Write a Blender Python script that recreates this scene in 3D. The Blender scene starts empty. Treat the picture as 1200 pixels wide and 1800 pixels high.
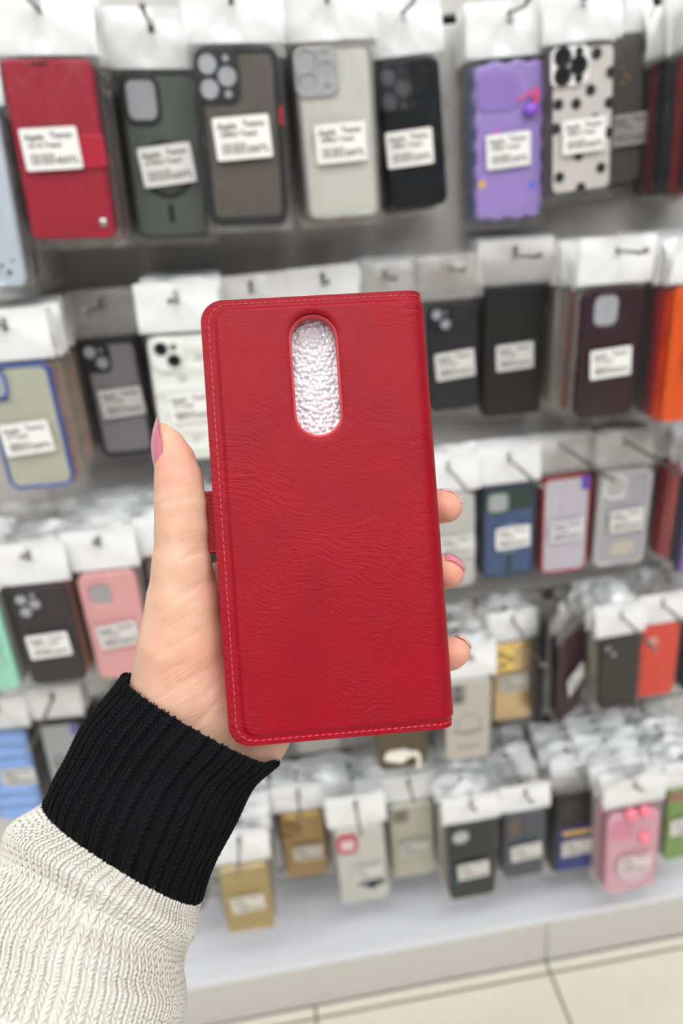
import bpy, bmesh, math, random
import numpy as np
from mathutils import Matrix, Vector, geometry

# ------------------------------------------------------------------ camera, world, lights, exposure
scene = bpy.context.scene
COL = scene.collection
random.seed(7)
rng = np.random.default_rng(7)

CAM_H = 1.21                      # height of the lens above the floor
PITCH, ROLL, YAW = map(math.radians, (23.7, 6.1, 4.6))
fw = Vector((math.sin(YAW)*math.cos(PITCH), math.cos(YAW)*math.cos(PITCH), -math.sin(PITCH)))
rt0 = Vector((math.cos(YAW), -math.sin(YAW), 0))
up0 = rt0.cross(fw)
rt = rt0*math.cos(ROLL) - up0*math.sin(ROLL)
up = rt0*math.sin(ROLL) + up0*math.cos(ROLL)
CAM_M = Matrix(((rt.x, up.x, -fw.x, 0), (rt.y, up.y, -fw.y, -0.885), (rt.z, up.z, -fw.z, CAM_H), (0, 0, 0, 1)))
cam_data = bpy.data.cameras.new('camera')
cam = bpy.data.objects.new('camera', cam_data)
COL.objects.link(cam)
cam.matrix_world = CAM_M
cam_data.sensor_fit = 'HORIZONTAL'
cam_data.sensor_width = 36.0
cam_data.lens = 36.0*1202/1200
cam_data.clip_start = 0.01
cam_data.dof.use_dof = True
cam_data.dof.focus_distance = 0.243
cam_data.dof.aperture_fstop = 10.0
scene.camera = cam

world = bpy.data.worlds.new('world')
scene.world = world
world.use_nodes = True
world.node_tree.nodes['Background'].inputs[0].default_value = (0.92, 0.96, 1.0, 1)
world.node_tree.nodes['Background'].inputs[1].default_value = 0.24

scene.view_settings.view_transform = 'Standard'
scene.view_settings.look = 'None'
scene.view_settings.exposure = 0.0
scene.view_settings.gamma = 1.0
scene.view_settings.use_curve_mapping = False
scene.cycles.use_denoising = True
scene.cycles.transparent_max_bounces = 48
scene.cycles.max_bounces = 10
scene.cycles.caustics_reflective = False
scene.cycles.caustics_refractive = False

CEIL_Z = 2.75
PANELS = [(x, y) for y in (-1.15, -2.35, -3.55) for x in (-1.5, 0.1, 1.7)]
PANEL_POWER = 9.2
for i, (px, py) in enumerate(PANELS):
    ld = bpy.data.lights.new('panel_lamp', 'AREA')
    ld.shape = 'RECTANGLE'; ld.size = 1.16; ld.size_y = 0.56
    ld.energy = PANEL_POWER; ld.color = (0.975, 0.99, 1.0)
    lo = bpy.data.objects.new('panel_lamp', ld); COL.objects.link(lo)
    lo.location = (px, py, CEIL_Z - 0.035)

# ------------------------------------------------------------------ small helpers
def lin(c):
    return tuple(((v/255)/12.92 if v/255 <= 0.04045 else ((v/255+0.055)/1.055)**2.4) for v in c) + (1.0,)

MATS = {}
def mat(name, rgb, rough=0.5, metal=0.0, spec=0.5, bump=None, coat=0.0, sss=0.0, trans=0.0, vary=0.0):
    """procedural principled material; bump = (scale, strength)"""
    key = (name, tuple(rgb), rough, metal, bump, coat, trans)
    if key in MATS: return MATS[key]
    m = bpy.data.materials.new(name); m.use_nodes = True
    nt = m.node_tree; b = nt.nodes['Principled BSDF']
    b.inputs['Base Color'].default_value = lin(rgb)
    b.inputs['Roughness'].default_value = rough
    b.inputs['Metallic'].default_value = metal
    b.inputs['Specular IOR Level'].default_value = spec
    b.inputs['Coat Weight'].default_value = coat
    b.inputs['Transmission Weight'].default_value = trans
    if sss:
        b.inputs['Subsurface Weight'].default_value = sss
    tc = nt.nodes.new('ShaderNodeTexCoord')
    if vary:
        n = nt.nodes.new('ShaderNodeTexNoise'); n.inputs['Scale'].default_value = 25
        nt.links.new(tc.outputs['Object'], n.inputs['Vector'])
        mx = nt.nodes.new('ShaderNodeMixRGB'); mx.blend_type = 'MULTIPLY'; mx.inputs[0].default_value = vary
        mx.inputs[1].default_value = lin(rgb)
        nt.links.new(n.outputs['Fac'], mx.inputs[2]); nt.links.new(mx.outputs[0], b.inputs['Base Color'])
    if bump:
        n = nt.nodes.new('ShaderNodeTexNoise'); n.inputs['Scale'].default_value = bump[0]
        n.inputs['Detail'].default_value = 3
        nt.links.new(tc.outputs['Object'], n.inputs['Vector'])
        bp = nt.nodes.new('ShaderNodeBump'); bp.inputs['Strength'].default_value = bump[1]
        bp.inputs['Distance'].default_value = 0.002
        nt.links.new(n.outputs['Fac'], bp.inputs['Height']); nt.links.new(bp.outputs[0], b.inputs['Normal'])
    MATS[key] = m
    return m

def film_material(name, haze, gloss, tint=(255, 255, 255), scale=(60, 60, 18), rough=0.12, bstr=0.6):
    """clear plastic film: mostly see-through, a little milky, glossy along its wrinkles"""
    m = bpy.data.materials.new(name); m.use_nodes = True
    nt = m.node_tree; nt.nodes.clear()
    out = nt.nodes.new('ShaderNodeOutputMaterial')
    tr = nt.nodes.new('ShaderNodeBsdfTransparent')
    df = nt.nodes.new('ShaderNodeBsdfDiffuse'); df.inputs[0].default_value = lin(tint)
    gl = nt.nodes.new('ShaderNodeBsdfGlossy'); gl.inputs['Roughness'].default_value = rough
    tc = nt.nodes.new('ShaderNodeTexCoord'); mp = nt.nodes.new('ShaderNodeMapping')
    mp.inputs['Scale'].default_value = scale
    n = nt.nodes.new('ShaderNodeTexNoise'); n.inputs['Scale'].default_value = 1; n.inputs['Detail'].default_value = 4
    n.inputs['Distortion'].default_value = 1.2
    bp = nt.nodes.new('ShaderNodeBump'); bp.inputs['Strength'].default_value = bstr; bp.inputs['Distance'].default_value = 0.006
    fr = nt.nodes.new('ShaderNodeFresnel'); fr.inputs['IOR'].default_value = 1.45
    ml = nt.nodes.new('ShaderNodeMath'); ml.operation = 'MULTIPLY_ADD'
    ml.inputs[1].default_value = gloss; ml.inputs[2].default_value = 0.0
    m1 = nt.nodes.new('ShaderNodeMixShader'); m1.inputs[0].default_value = haze
    m2 = nt.nodes.new('ShaderNodeMixShader')
    L = nt.links.new
    L(tc.outputs['Object'], mp.inputs['Vector']); L(mp.outputs[0], n.inputs['Vector']); L(n.outputs['Fac'], bp.inputs['Height'])
    L(bp.outputs[0], gl.inputs['Normal']); L(bp.outputs[0], fr.inputs['Normal'])
    L(fr.outputs[0], ml.inputs[0]); L(ml.outputs[0], m2.inputs[0])
    L(tr.outputs[0], m1.inputs[1]); L(df.outputs[0], m1.inputs[2])
    L(m1.outputs[0], m2.inputs[1]); L(gl.outputs[0], m2.inputs[2]); L(m2.outputs[0], out.inputs[0])
    return m

def translucent_panel(name, rgb, see=0.35, rough=0.4):
    """tinted see-through plastic back of a phone case"""
    m = bpy.data.materials.new(name); m.use_nodes = True
    nt = m.node_tree; b = nt.nodes['Principled BSDF']
    b.inputs['Base Color'].default_value = lin(rgb); b.inputs['Roughness'].default_value = rough
    tr = nt.nodes.new('ShaderNodeBsdfTransparent'); tr.inputs[0].default_value = lin(rgb)
    mx = nt.nodes.new('ShaderNodeMixShader'); mx.inputs[0].default_value = see
    nt.links.new(b.outputs[0], mx.inputs[1]); nt.links.new(tr.outputs[0], mx.inputs[2])
    nt.links.new(mx.outputs[0], nt.nodes['Material Output'].inputs[0])
    return m

def smooth(me, angle=None):
    me.polygons.foreach_set('use_smooth', [True]*len(me.polygons))
    if angle is not None and hasattr(me, 'set_sharp_from_angle'):
        me.set_sharp_from_angle(angle=angle)
    return me

def link(name, me, material=None, parent=None, label=None, loc=None):
    o = bpy.data.objects.new(name, me); COL.objects.link(o)
    if material is not None and not me.materials: me.materials.append(material)
    if parent is not None: o.parent = parent
    if label: o['label'] = label
    if loc: o.location = loc
    return o

def tag(o, label, cat, group=None, kind=None):
    if label: o['label'] = label
    if cat: o['category'] = cat
    if group: o['group'] = group
    if kind: o['kind'] = kind
    return o

def empty(name, matrix, label, cat, group=None):
    o = bpy.data.objects.new(name, None); COL.objects.link(o)
    o.empty_display_size = 0.02
    o.matrix_world = matrix
    return tag(o, label, cat, group)

def mesh_from(verts, faces, name='mesh'):
    me = bpy.data.meshes.new(name)
    me.from_pydata([tuple(v) for v in verts], [], [tuple(f) for f in faces])
    me.update()
    return me

def mesh_np(V, F, name='mesh'):
    """fast mesh from numpy arrays; F is (n,k) with one polygon size"""
    me = bpy.data.meshes.new(name)
    n, k = F.shape
    me.vertices.add(len(V)); me.vertices.foreach_set('co', np.ascontiguousarray(V, dtype=np.float32).ravel())
    me.loops.add(n*k); me.loops.foreach_set('vertex_index', np.ascontiguousarray(F, dtype=np.int32).ravel())
    me.polygons.add(n); me.polygons.foreach_set('loop_start', np.arange(0, n*k, k, dtype=np.int32))
    me.polygons.foreach_set('loop_total', np.full(n, k, dtype=np.int32))
    me.update(calc_edges=True); me.validate()
    return me

def box_mesh(x0, x1, y0, y1, z0, z1, bev=0.0):
    bm = bmesh.new()
    r = bmesh.ops.create_cube(bm, size=1)
    for v in bm.verts:
        v.co = ((x0+x1)/2 + v.co.x*(x1-x0), (y0+y1)/2 + v.co.y*(y1-y0), (z0+z1)/2 + v.co.z*(z1-z0))
    if bev:
        bmesh.ops.bevel(bm, geom=list(bm.edges), offset=bev, segments=2, affect='EDGES', profile=0.5)
    me = bpy.data.meshes.new('box'); bm.to_mesh(me); bm.free()
    return me

def rrect(cx, cy, w, h, r, n=6, radii=None):
    """rounded rectangle outline; radii = (tr, tl, bl, br)"""
    pts = []
    rr = radii or (r, r, r, r)
    for k, (sx, sy) in enumerate(((1, 1), (-1, 1), (-1, -1), (1, -1))):
        q = max(rr[k], 1e-5)
        ox, oy = cx+sx*(w/2-q), cy+sy*(h/2-q)
        for i in range(n+1):
            a = (k+i/n)*math.pi/2
            pts.append((ox+q*math.cos(a), oy+q*math.sin(a)))
    return pts

def circle(cx, cy, r, n=20):
    return [(cx+r*math.cos(2*math.pi*i/n), cy+r*math.sin(2*math.pi*i/n)) for i in range(n)]

def plate(outlines, z0, z1, bev=0.0, seg=2):
    """flat sheet with rounded edges; later outlines are holes in the first"""
    cu = bpy.data.curves.new('plate', 'CURVE'); cu.dimensions = '2D'; cu.fill_mode = 'BOTH'
    for p in outlines:
        s = cu.splines.new('POLY'); s.points.add(len(p)-1)
        for i, q in enumerate(p): s.points[i].co = (q[0], q[1], 0, 1)
        s.use_cyclic_u = True
    cu.extrude = max((z1-z0)/2-bev, 1e-6); cu.bevel_depth = bev; cu.bevel_resolution = seg; cu.offset = -bev
    o = bpy.data.objects.new('plate', cu)
    me = bpy.data.meshes.new_from_object(o)
    bpy.data.objects.remove(o); bpy.data.curves.remove(cu)
    me.transform(Matrix.Translation((0, 0, (z0+z1)/2)))
    smooth(me, 0.6)
    return me

def tube_mesh(pts, r, n=8, cap=True):
    P = [Vector(p) for p in pts]; V = []; F = []
    for i, p in enumerate(P):
        t = (P[min(i+1, len(P)-1)] - P[max(i-1, 0)]).normalized()
        a = t.orthogonal().normalized() if i == 0 else (a - t*a.dot(t)).normalized()
        b = t.cross(a)
        ri = r[i] if isinstance(r, (list, tuple)) else r
        for k in range(n):
            an = 2*math.pi*k/n
            V.append(p + a*math.cos(an)*ri + b*math.sin(an)*ri)
    for i in range(len(P)-1):
        for k in range(n):
            F.append((i*n+k, i*n+(k+1) % n, (i+1)*n+(k+1) % n, (i+1)*n+k))
    if cap:
        F.append(tuple(range(n))[::-1]); F.append(tuple((len(P)-1)*n+k for k in range(n)))
    return smooth(mesh_from(V, F), 0.9)

def sphere_mesh(r, u=14, v=9, squash=(1, 1, 1)):
    bm = bmesh.new(); bmesh.ops.create_uvsphere(bm, u_segments=u, v_segments=v, radius=r)
    for q in bm.verts: q.co = (q.co.x*squash[0], q.co.y*squash[1], q.co.z*squash[2])
    me = bpy.data.meshes.new('ball'); bm.to_mesh(me); bm.free()
    return smooth(me)

def text_mesh(body, size, align='LEFT', bold=0.0):
    cu = bpy.data.curves.new('txt', 'FONT'); cu.body = body; cu.size = size; cu.align_x = align
    cu.resolution_u = 2; cu.offset = bold
    o = bpy.data.objects.new('txt', cu); me = bpy.data.meshes.new_from_object(o)
    bpy.data.objects.remove(o); bpy.data.curves.remove(cu)
    return me

def join_meshes(meshes):
    bm = bmesh.new()
    for m in meshes: bm.from_mesh(m)
    me = bpy.data.meshes.new('joined'); bm.to_mesh(me); bm.free()
    return me

# ------------------------------------------------------------------ the setting: slat wall, plinth, floor, ceiling
M_SLAT = mat('grey_laminate', (216, 213, 209), 0.36, bump=(300, 0.03), vary=0.12)
M_SLOT = mat('slot_dark', (38, 37, 37), 0.6)
M_WHITE = mat('white_laminate', (226, 227, 232), 0.3, vary=0.04)
M_FASCIA = mat('fascia_beige', (206, 204, 200), 0.45, vary=0.06)
M_TILE = mat('floor_tile', (222, 217, 203), 0.25, vary=0.08)
M_GROUT = mat('grout', (120, 110, 95), 0.8)
M_CEIL = mat('ceiling_white', (235, 235, 235), 0.8, bump=(80, 0.1))

PITCH_Z = 0.25
SLOTS = [1.3901 - 0.25*i for i in range(5)]              # heights of the grooves that carry the hooks
backing = link('wall_back', box_mesh(-2.2, 2.2, 0.016, 0.04, 0.0, CEIL_Z), M_SLOT)
tag(backing, 'grey slatted display wall behind the phone cases', None, kind='structure')
k = -5
while True:
    ztop = SLOTS[0] + 0.25*(-k)
    z1, z0 = ztop - 0.0045, ztop - 0.25 + 0.0045
    if z1 < 0.12: break
    z0 = max(z0, 0.11)
    for (xa, xb) in ((-2.2, -1.512), (-1.51, -0.3105), (-0.3095, 0.889), (0.891, 2.2)):
        me = box_mesh(xa, xb, 0.0, 0.016, z0, z1, 0.0012)
        link('slat', me, M_SLAT, backing)
    k += 1
    if k > 14: break

plinth = empty('display_plinth', Matrix.Translation((0, 0, 0)), 'low white plinth with beige kick front under the slatted display wall', 'plinth')
PD = 0.157
link('top', box_mesh(-2.2, 2.2, -PD, 0.0, 0.098, 0.11, 0.0015), M_WHITE, plinth)
for (xa, xb) in ((-2.2, -0.741), (-0.739, 0.3265), (0.3285, 1.459), (1.461, 2.2)):
    link('fascia_panel', box_mesh(xa, xb, -PD+0.002, -0.02, 0.0, 0.0975, 0.0012), M_FASCIA, plinth)

floor = link('floor', box_mesh(-2.4, 2.4, -4.2, 0.04, -0.05, -0.008), M_GROUT)
tag(floor, 'cream tiled floor in front of the plinth', None, kind='structure')
TS = 0.40
tile_me = box_mesh(0, TS-0.004, 0, TS-0.004, -0.01, 0.0, 0.001)
ylines = -0.176
for iy in range(0, 10):
    for ix in range(-6, 6):
        link('tile', tile_me, M_TILE, floor, loc=(0.3285+ix*TS, ylines-(iy+1)*TS+0.002, 0))
strip_me = box_mesh(0, TS-0.004, 0, 0.019-0.004+0.0, -0.01, -0.0001, 0.001)
for ix in range(-6, 6):
    link('tile', strip_me, M_TILE, floor, loc=(0.3285+ix*TS, ylines+0.004, 0))
ceiling = link('ceiling', box_mesh(-2.4, 2.4, -4.2, 0.04, CEIL_Z, CEIL_Z+0.05), M_CEIL)
tag(ceiling, 'white ceiling over the shop aisle', None, kind='structure')

M_DIFF = bpy.data.materials.new('lit_diffuser'); M_DIFF.use_nodes = True
_n = M_DIFF.node_tree.nodes['Principled BSDF']
_n.inputs['Emission Color'].default_value = (1, 0.985, 0.965, 1); _n.inputs['Emission Strength'].default_value = 4.0
M_TRIM = mat('lamp_trim', (230, 230, 230), 0.4)
fr_me = plate([rrect(0, 0, 1.24, 0.64, 0.005), rrect(0, 0, 1.16, 0.56, 0.003)], -0.03, 0.0, 0.001)
df_me = box_mesh(-0.58, 0.58, -0.28, 0.28, -0.012, -0.008)
for i, (px, py) in enumerate(PANELS):
    t = empty('ceiling_light', Matrix.Translation((px, py, CEIL_Z-0.001)), 'flat white ceiling light panel, %s row from the wall, %s of its three' % (('first', 'second', 'third')[i//3], ('left', 'middle', 'right')[i % 3]), 'light', 'ceiling light panels')
    link('frame', fr_me, M_TRIM, t); link('diffuser', df_me, M_DIFF, t)

# ------------------------------------------------------------------ bagged phone cases on hooks
M_BAG = film_material('clear_bag', 0.006, 0.42, scale=(95, 24, 30), rough=0.08, bstr=0.8)
M_BAG_LITE = film_material('clear_bag_plain', 0.015, 0.5, scale=(40, 40, 25))
M_HEAD_CLEAR = film_material('clear_header', 0.28, 0.9, (225, 220, 216), (50, 90, 50), 0.2, 0.5)
M_HEAD = mat('white_header_film', (236, 237, 238), 0.22, bump=(45, 0.25), coat=0.3)
M_LABEL = mat('label_paper', (236, 235, 232), 0.5)
M_INK = mat('label_ink', (62, 60, 62), 0.7)
M_INK_LIGHT = mat('label_ink_pale', (120, 118, 118), 0.7)
M_HOLE = mat('camera_opening', (186, 187, 194), 0.35)
M_HOOK = mat('hook_steel', (150, 146, 138), 0.28, metal=0.9)
M_BLACKP = mat('black_plastic', (30, 30, 34), 0.4)

TXT = {}
def label_print(l2, price):
    key = (l2, price)
    if key in TXT: return TXT[key]
    a = []
    for body, size, x, y in (('Apple', 0.0072, -0.0215, 0.0075), ('Teono', 0.0072, 0.001, 0.0082), (l2, 0.0058, -0.0205, 0.0012), (price, 0.0078, 0.0025, -0.0122)):
        m = text_mesh(body, size, bold=0.00018); m.transform(Matrix.Translation((x, y, 0))); a.append(m)
    ink = join_meshes(a)
    bars = []; x = -0.0195; r = random.Random(len(price)+len(l2))
    V = []; F = []
    while x < 0.0015:
        w = r.choice((0.0005, 0.0008, 0.0012)); i = len(V)
        V += [(x, -0.0125, 0), (x+w, -0.0125, 0), (x+w, -0.0035, 0), (x, -0.0035, 0)]; F.append((i, i+1, i+2, i+3))
        x += w + r.choice((0.0005, 0.0009))
    TXT[key] = (ink, mesh_from(V, F))
    return TXT[key]

LABEL_ME = plate([rrect(0, 0, 0.050, 0.034, 0.002, 3)], 0.0, 0.0003)

def film_grid(w, y0, y1, t, seed, nx=12, ny=18, amp=0.0016):
    """a bag wall: hugs the case in the middle, closes at its sides, slightly crumpled"""
    r = np.random.default_rng(seed)
    V = []; F = []
    ph = r.uniform(0, 6.28, 6)
    for s, sgn in ((0, 1), (1, -1)):
        base = len(V)
        for j in range(ny+1):
            v = j/ny
            for i in range(nx+1):
                u = i/nx*2-1
                edge = min(1.0, (1-abs(u))*6.0)*min(1.0, v*9.0+0.05)
                prof = edge**0.6
                z = -t/2 + sgn*(t/2+0.0018)*prof
                cr = 0.8*amp*(math.sin(u*5+v*9+ph[0])*math.sin(v*13-u*3+ph[1]) + 0.6*math.sin(u*11+ph[2]+v*5)*math.sin(v*23+ph[3]))
                if prof < 0.95: z += cr*3.0
                else: z += abs(cr)*0.55*sgn
                V.append((u*w/2 + r.normal(0, 0.0004), y0+(y1-y0)*v, z))
        for j in range(ny):
            for i in range(nx):
                a = base+j*(nx+1)+i
                q = (a, a+1, a+nx+2, a+nx+1)
                F.append(q if sgn > 0 else q[::-1])
    return smooth(mesh_from(V, F))

def header_grid(w, y0, y1, seed, amp=0.0022, curl=0.004):
    """white hang card of printed film with a hole for the hook"""
    r = np.random.default_rng(seed); ph = r.uniform(0, 6.28, 6)
    nx, ny = 15, 7
    V = []; F = []
    c = r.normal(0, curl)
    for j in range(ny+1):
        v = j/ny
        for i in range(nx+1):
            u = i/nx*2-1
            z = amp*(math.sin(3*u+ph[0]+2*v)*math.cos(2.2*v*3+ph[1]) + 0.5*math.sin(8*u+ph[2])*math.sin(6*v+ph[3]))*(0.3+v) + c*v*v + 0.6*c*u*u*v
            V.append((u*w/2, y0+(y1-y0)*v, z))
    for j in range(ny):
        for i in range(nx):
            if i == nx//2 and j in (4, 5): continue
            a = j*(nx+1)+i
            F.append((a, a+1, a+nx+2, a+nx+1))
    return smooth(mesh_from(V, F))

HEADERS = {}
def header_mesh(w, h, variant, hh=0.05):
    key = (round(w, 2), round(h, 2), variant)
    if key not in HEADERS:
        HEADERS[key] = header_grid(w+0.014, h+0.003, h+0.003+hh, 100+variant+int(w*900), amp=0.0015+0.0012*variant)
    return HEADERS[key]

class Case:
    """one packaged phone case: root empty at the foot of the case, x across, y up, z towards the aisle"""
    def __init__(s, name, label, x, z, off, w, h, roll, yaw=0.0, tilt=0.0):
        s.w, s.h, s.t = w, h, 0.010
        s.x, s.off, s.zb, s.name, s.roll, s.yaw = x, off, z-h/2, name, roll, yaw
        M = (Matrix.Translation((x, -off, z)) @ Matrix.Rotation(math.radians(90), 4, 'X') @ Matrix.Rotation(math.radians(yaw), 4, 'Y')
             @ Matrix.Rotation(math.radians(-roll), 4, 'Z') @ Matrix.Rotation(math.radians(tilt), 4, 'X') @ Matrix.Translation((0, -h/2, 0)))
        s.M = M
        s.root = empty(name, M, label, 'phone case')
    def X(s, u): return (u-0.5)*s.w
    def Y(s, v): return v*s.h
    def add(s, name, me, m, label=None, parent=None):
        return link(name, me, m, parent or s.root, label)
    def R(s, u0, v0, u1, v1, r):
        return rrect(s.X((u0+u1)/2), s.Y((v0+v1)/2), (u1-u0)*s.w, (v1-v0)*s.h, r, 4)
    def outline(s, r=0.010): return rrect(0, s.h/2, s.w, s.h, r)
    def solid(s, m, holes=(), r=0.010, bev=0.0025, hole_m=None):
        s.add('shell', plate([s.outline(r)] + list(holes), -s.t, 0, bev), m)
        if holes:
            s.add('opening_lining', plate([rrect(0, s.h/2, s.w*0.94, s.h*0.97, r*0.8)], -s.t*0.8, -0.0025), hole_m or M_HOLE, 'pale lining seen through the openings')
    def framed(s, mf, mp, fw=0.0045, r=0.010, holes=(), inner=True):
        s.add('frame', plate([s.outline(r), rrect(0, s.h/2, s.w-2*fw, s.h-2*fw, max(r-fw, 0.003))], -s.t, 0.0006, 0.0012), mf)
        s.add('back_panel', plate([rrect(0, s.h/2, s.w-2*fw+0.001, s.h-2*fw+0.001, max(r-fw, 0.003))], -0.004, -0.0006), mp)
        if inner:
            s.add('backing_sheet', plate([rrect(0, s.h/2, s.w-2*fw, s.h-2*fw, 0.004)], -0.0095, -0.0085), M_HOLE)
    def island(s, u0, v0, u1, v1, m, lenses, r=0.006, z=0.0022, lens_m=None, ring_m=None, lz=0.35):
        """raised camera surround with round openings; lenses = (u, v, radius) within the island"""
        cx = lambda a: s.X(u0+(u1-u0)*a); cy = lambda b: s.Y(v0+(v1-v0)*b)
        p = s.add('camera_surround', plate([s.R(u0, v0, u1, v1, r)] + [circle(cx(a), cy(b), q) for a, b, q in lenses], 0.0, z, 0.0006), m)
        for a, b, q in lenses:
            s.add('lens_opening', plate([circle(cx(a), cy(b), q+0.0004)], 0.0001, z*lz), lens_m or M_HOLE, parent=p)
            if ring_m: s.add('lens_ring', plate([circle(cx(a), cy(b), q+0.0012), circle(cx(a), cy(b), q)], z*0.5, z+0.001, 0.0003), ring_m, parent=p)
        return p
    def square(s, u0, v0, u1, v1, m, r=0.006, bw=0.0035, hole_m=None):
        """camera opening with a raised rim"""
        a, b, c, d = s.X(u0), s.Y(v0), s.X(u1), s.Y(v1)
        p = s.add('camera_rim', plate([rrect((a+c)/2, (b+d)/2, c-a, d-b, r), rrect((a+c)/2, (b+d)/2, c-a-2*bw, d-b-2*bw, max(r-bw, 0.002))], 0.0, 0.0025, 0.0008), m)
        s.add('camera_opening', plate([rrect((a+c)/2, (b+d)/2, c-a-2*bw+0.0006, d-b-2*bw+0.0006, max(r-bw, 0.002))], 0.0002, 0.0009), hole_m or M_HOLE, parent=p)
        return p
    def magsafe(s, u, v, r, m, stalk=True, wd=0.004):
        p = s.add('magnet_ring', plate([circle(s.X(u), s.Y(v), r, 32), circle(s.X(u), s.Y(v), r-wd, 32)], -0.0005, 0.0004, 0.0002), m)
        if stalk:
            s.add('magnet_stem', plate([rrect(s.X(u), s.Y(v)-r-0.014, wd*1.1, 0.018, wd*0.5)], -0.0005, 0.0004, 0.0002), m, parent=p)
    def sticker(s, u, v, l2, price, rot=0, k=1.0, m=None, inkm=None):
        M = Matrix.Translation((s.X(u), s.Y(v), 0.0046)) @ Matrix.Rotation(math.radians(rot), 4, 'Z') @ Matrix.Scale(k, 4)
        o = s.add('price_label', LABEL_ME, m or M_LABEL)
        if m: o.data = LABEL_ME.copy(); o.data.materials.clear(); o.data.materials.append(m)
        o.matrix_local = M
        ink, bars = label_print(l2, price)
        a = link('lettering', ink, M_INK, o, loc=(0, 0, 0.0005)); b = link('barcode', bars, M_INK_LIGHT, o, loc=(0, 0, 0.0005))
    def bag(s, seed=0, extra=0.0, hh=0.05):
        s.add('bag', film_grid(s.w+0.011, -0.009, s.h+0.010, s.t+0.0015+extra, seed), M_BAG)
    def header(s, kind='white', variant=0, hh=0.05, wide=0.014, y0=0.003):
        me = header_grid(s.w+wide, s.h+y0, s.h+y0+hh, 40+variant, amp=0.0018)
        o = s.add('header_card', me, M_HEAD if kind == 'white' else M_HEAD_CLEAR)
        o.location.z = -s.t*0.4
        s.hh = hh

STACK_ME = {}
ORD = ('first', 'second', 'third', 'fourth', 'fifth', 'sixth', 'seventh', 'eighth', 'ninth', 'tenth', 'eleventh', 'twelfth', 'thirteenth', 'fourteenth')
def colour_word(rgb):
    r, g, b = rgb; mx, mn = max(rgb), min(rgb)
    if mx-mn < 22: return 'black' if mx < 62 else 'dark grey' if mx < 105 else 'grey' if mx < 165 else 'pale grey'
    if r >= g and r >= b:
        if r > 200 and g > 160: return 'beige'
        if r > 200 and g > 95 and b > 80: return 'pink'
        if r > 220: return 'orange red'
        if g > 0.78*r: return 'tan'
        return 'dark red' if g < 70 else 'brown' if b < g else 'rosy'
    if b >= r and b >= g: return 'dark blue' if mx < 110 else 'bluish grey'
    return 'greenish'
def stack(c, colours, what, head='white', step=0.0135, n=None):
    """the cases that hang behind case c on the same hook"""
    r = random.Random(int(abs(c.x)*1e5)+int(c.zb*1e4))
    if c.yaw: step = 0.021
    room = int((c.off-0.018)/step) if not c.yaw else int((c.off-0.04)/step)
    n = room if n is None else min(n, room)
    for i in range(n):
        col = colours[i % len(colours)]
        key = (round(c.w, 3), round(c.h, 3), col)
        if key not in STACK_ME:
            STACK_ME[key] = (plate([rrect(0, c.h/2, c.w, c.h, 0.009, 3)], -0.0085, 0, 0.002, 1), mat('case_plastic', col, 0.4))
        me, m = STACK_ME[key]
        M = Matrix.Translation((r.uniform(-0.002, 0.002), step*(i+1), r.uniform(-0.004, 0.002))) @ c.M @ Matrix.Rotation(math.radians(r.uniform(-1.3, 1.3)), 4, 'Z')
        t = empty('phone_case', M, '%s bagged case, %s behind the %s' % (colour_word(col), ORD[i], what), 'phone case', 'bagged cases behind the ' + what)
        link('shell', me, m, t)
        hv = r.randrange(4)
        hd = link('header_card', header_mesh(c.w, c.h, hv), M_HEAD if head == 'white' else M_HEAD_CLEAR, t)
        hd.location.z = -0.004
        bk = ('bag', round(c.w, 3), round(c.h, 3), hv % 2)
        if bk not in STACK_ME: STACK_ME[bk] = film_grid(c.w+0.010, -0.007, c.h+0.008, 0.0095, hv+5, 6, 8, amp=0.0008)
        link('bag', STACK_ME[bk], M_BAG_LITE, t)
    return n

def hook(x, zslot, off, ztip, label, tip=0.05, lift=0.008, r=0.0021):
    """steel peg from a groove of the wall to just in front of the first header"""
    y1 = -off-tip
    if tip > 0.04: lift = 0.003
    pts = [(x, 0.012, zslot), (x, -0.012, zslot), (x, -off*0.5, (zslot+ztip)/2), (x, y1+0.014, ztip), (x, y1+0.006, ztip+lift*0.35), (x, y1, ztip+lift)]
    o = link('display_hook', tube_mesh(pts, r, 8), M_HOOK)
    tag(o, label, 'hook')
    b = sphere_mesh(r*1.55, 10, 7); b.transform(Matrix.Translation(pts[-1]))
    link('tip', b, M_HOOK, o)
    link('bracket', box_mesh(x-0.009, x+0.009, -0.006, 0.014, zslot-0.012, zslot+0.004, 0.001), M_HOOK, o)
    return o

# ---- materials of the cases
def P(name, rgb, rough=0.4, **k):
    q = 1.0 if max(rgb) <= 100 else 1.18 if max(rgb)-min(rgb) > 34 else 1.04
    return mat(name, tuple(min(246, round(v*q)) for v in rgb), rough, **k)
CLEAR = lambda name, rgb, see=0.3: MATS.setdefault(('tl', name, rgb, see), translucent_panel(name, rgb, see))
WHITE_RING = P('silver_ring', (190, 190, 188), 0.25, metal=0.6)
M_GLASS = P('dark_lens', (28, 28, 32), 0.12)

def pro3(c, u0, v0, u1, v1, m, lens_m=None, r=0.008, rad=0.0085, ring=None):
    return c.island(u0, v0, u1, v1, m, [(0.30, 0.74, rad), (0.30, 0.27, rad), (0.72, 0.50, rad), (0.72, 0.84, rad*0.38), (0.72, 0.17, rad*0.42)], r, 0.0024, lens_m, ring)
def two(c, u0, v0, u1, v1, m, rad=0.0075, lens_m=None, ring=None):
    return c.island(u0, v0, u1, v1, m, [(0.30, 0.70, rad), (0.68, 0.32, rad), (0.70, 0.74, rad*0.35)], 0.008, 0.0022, lens_m, ring)

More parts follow.
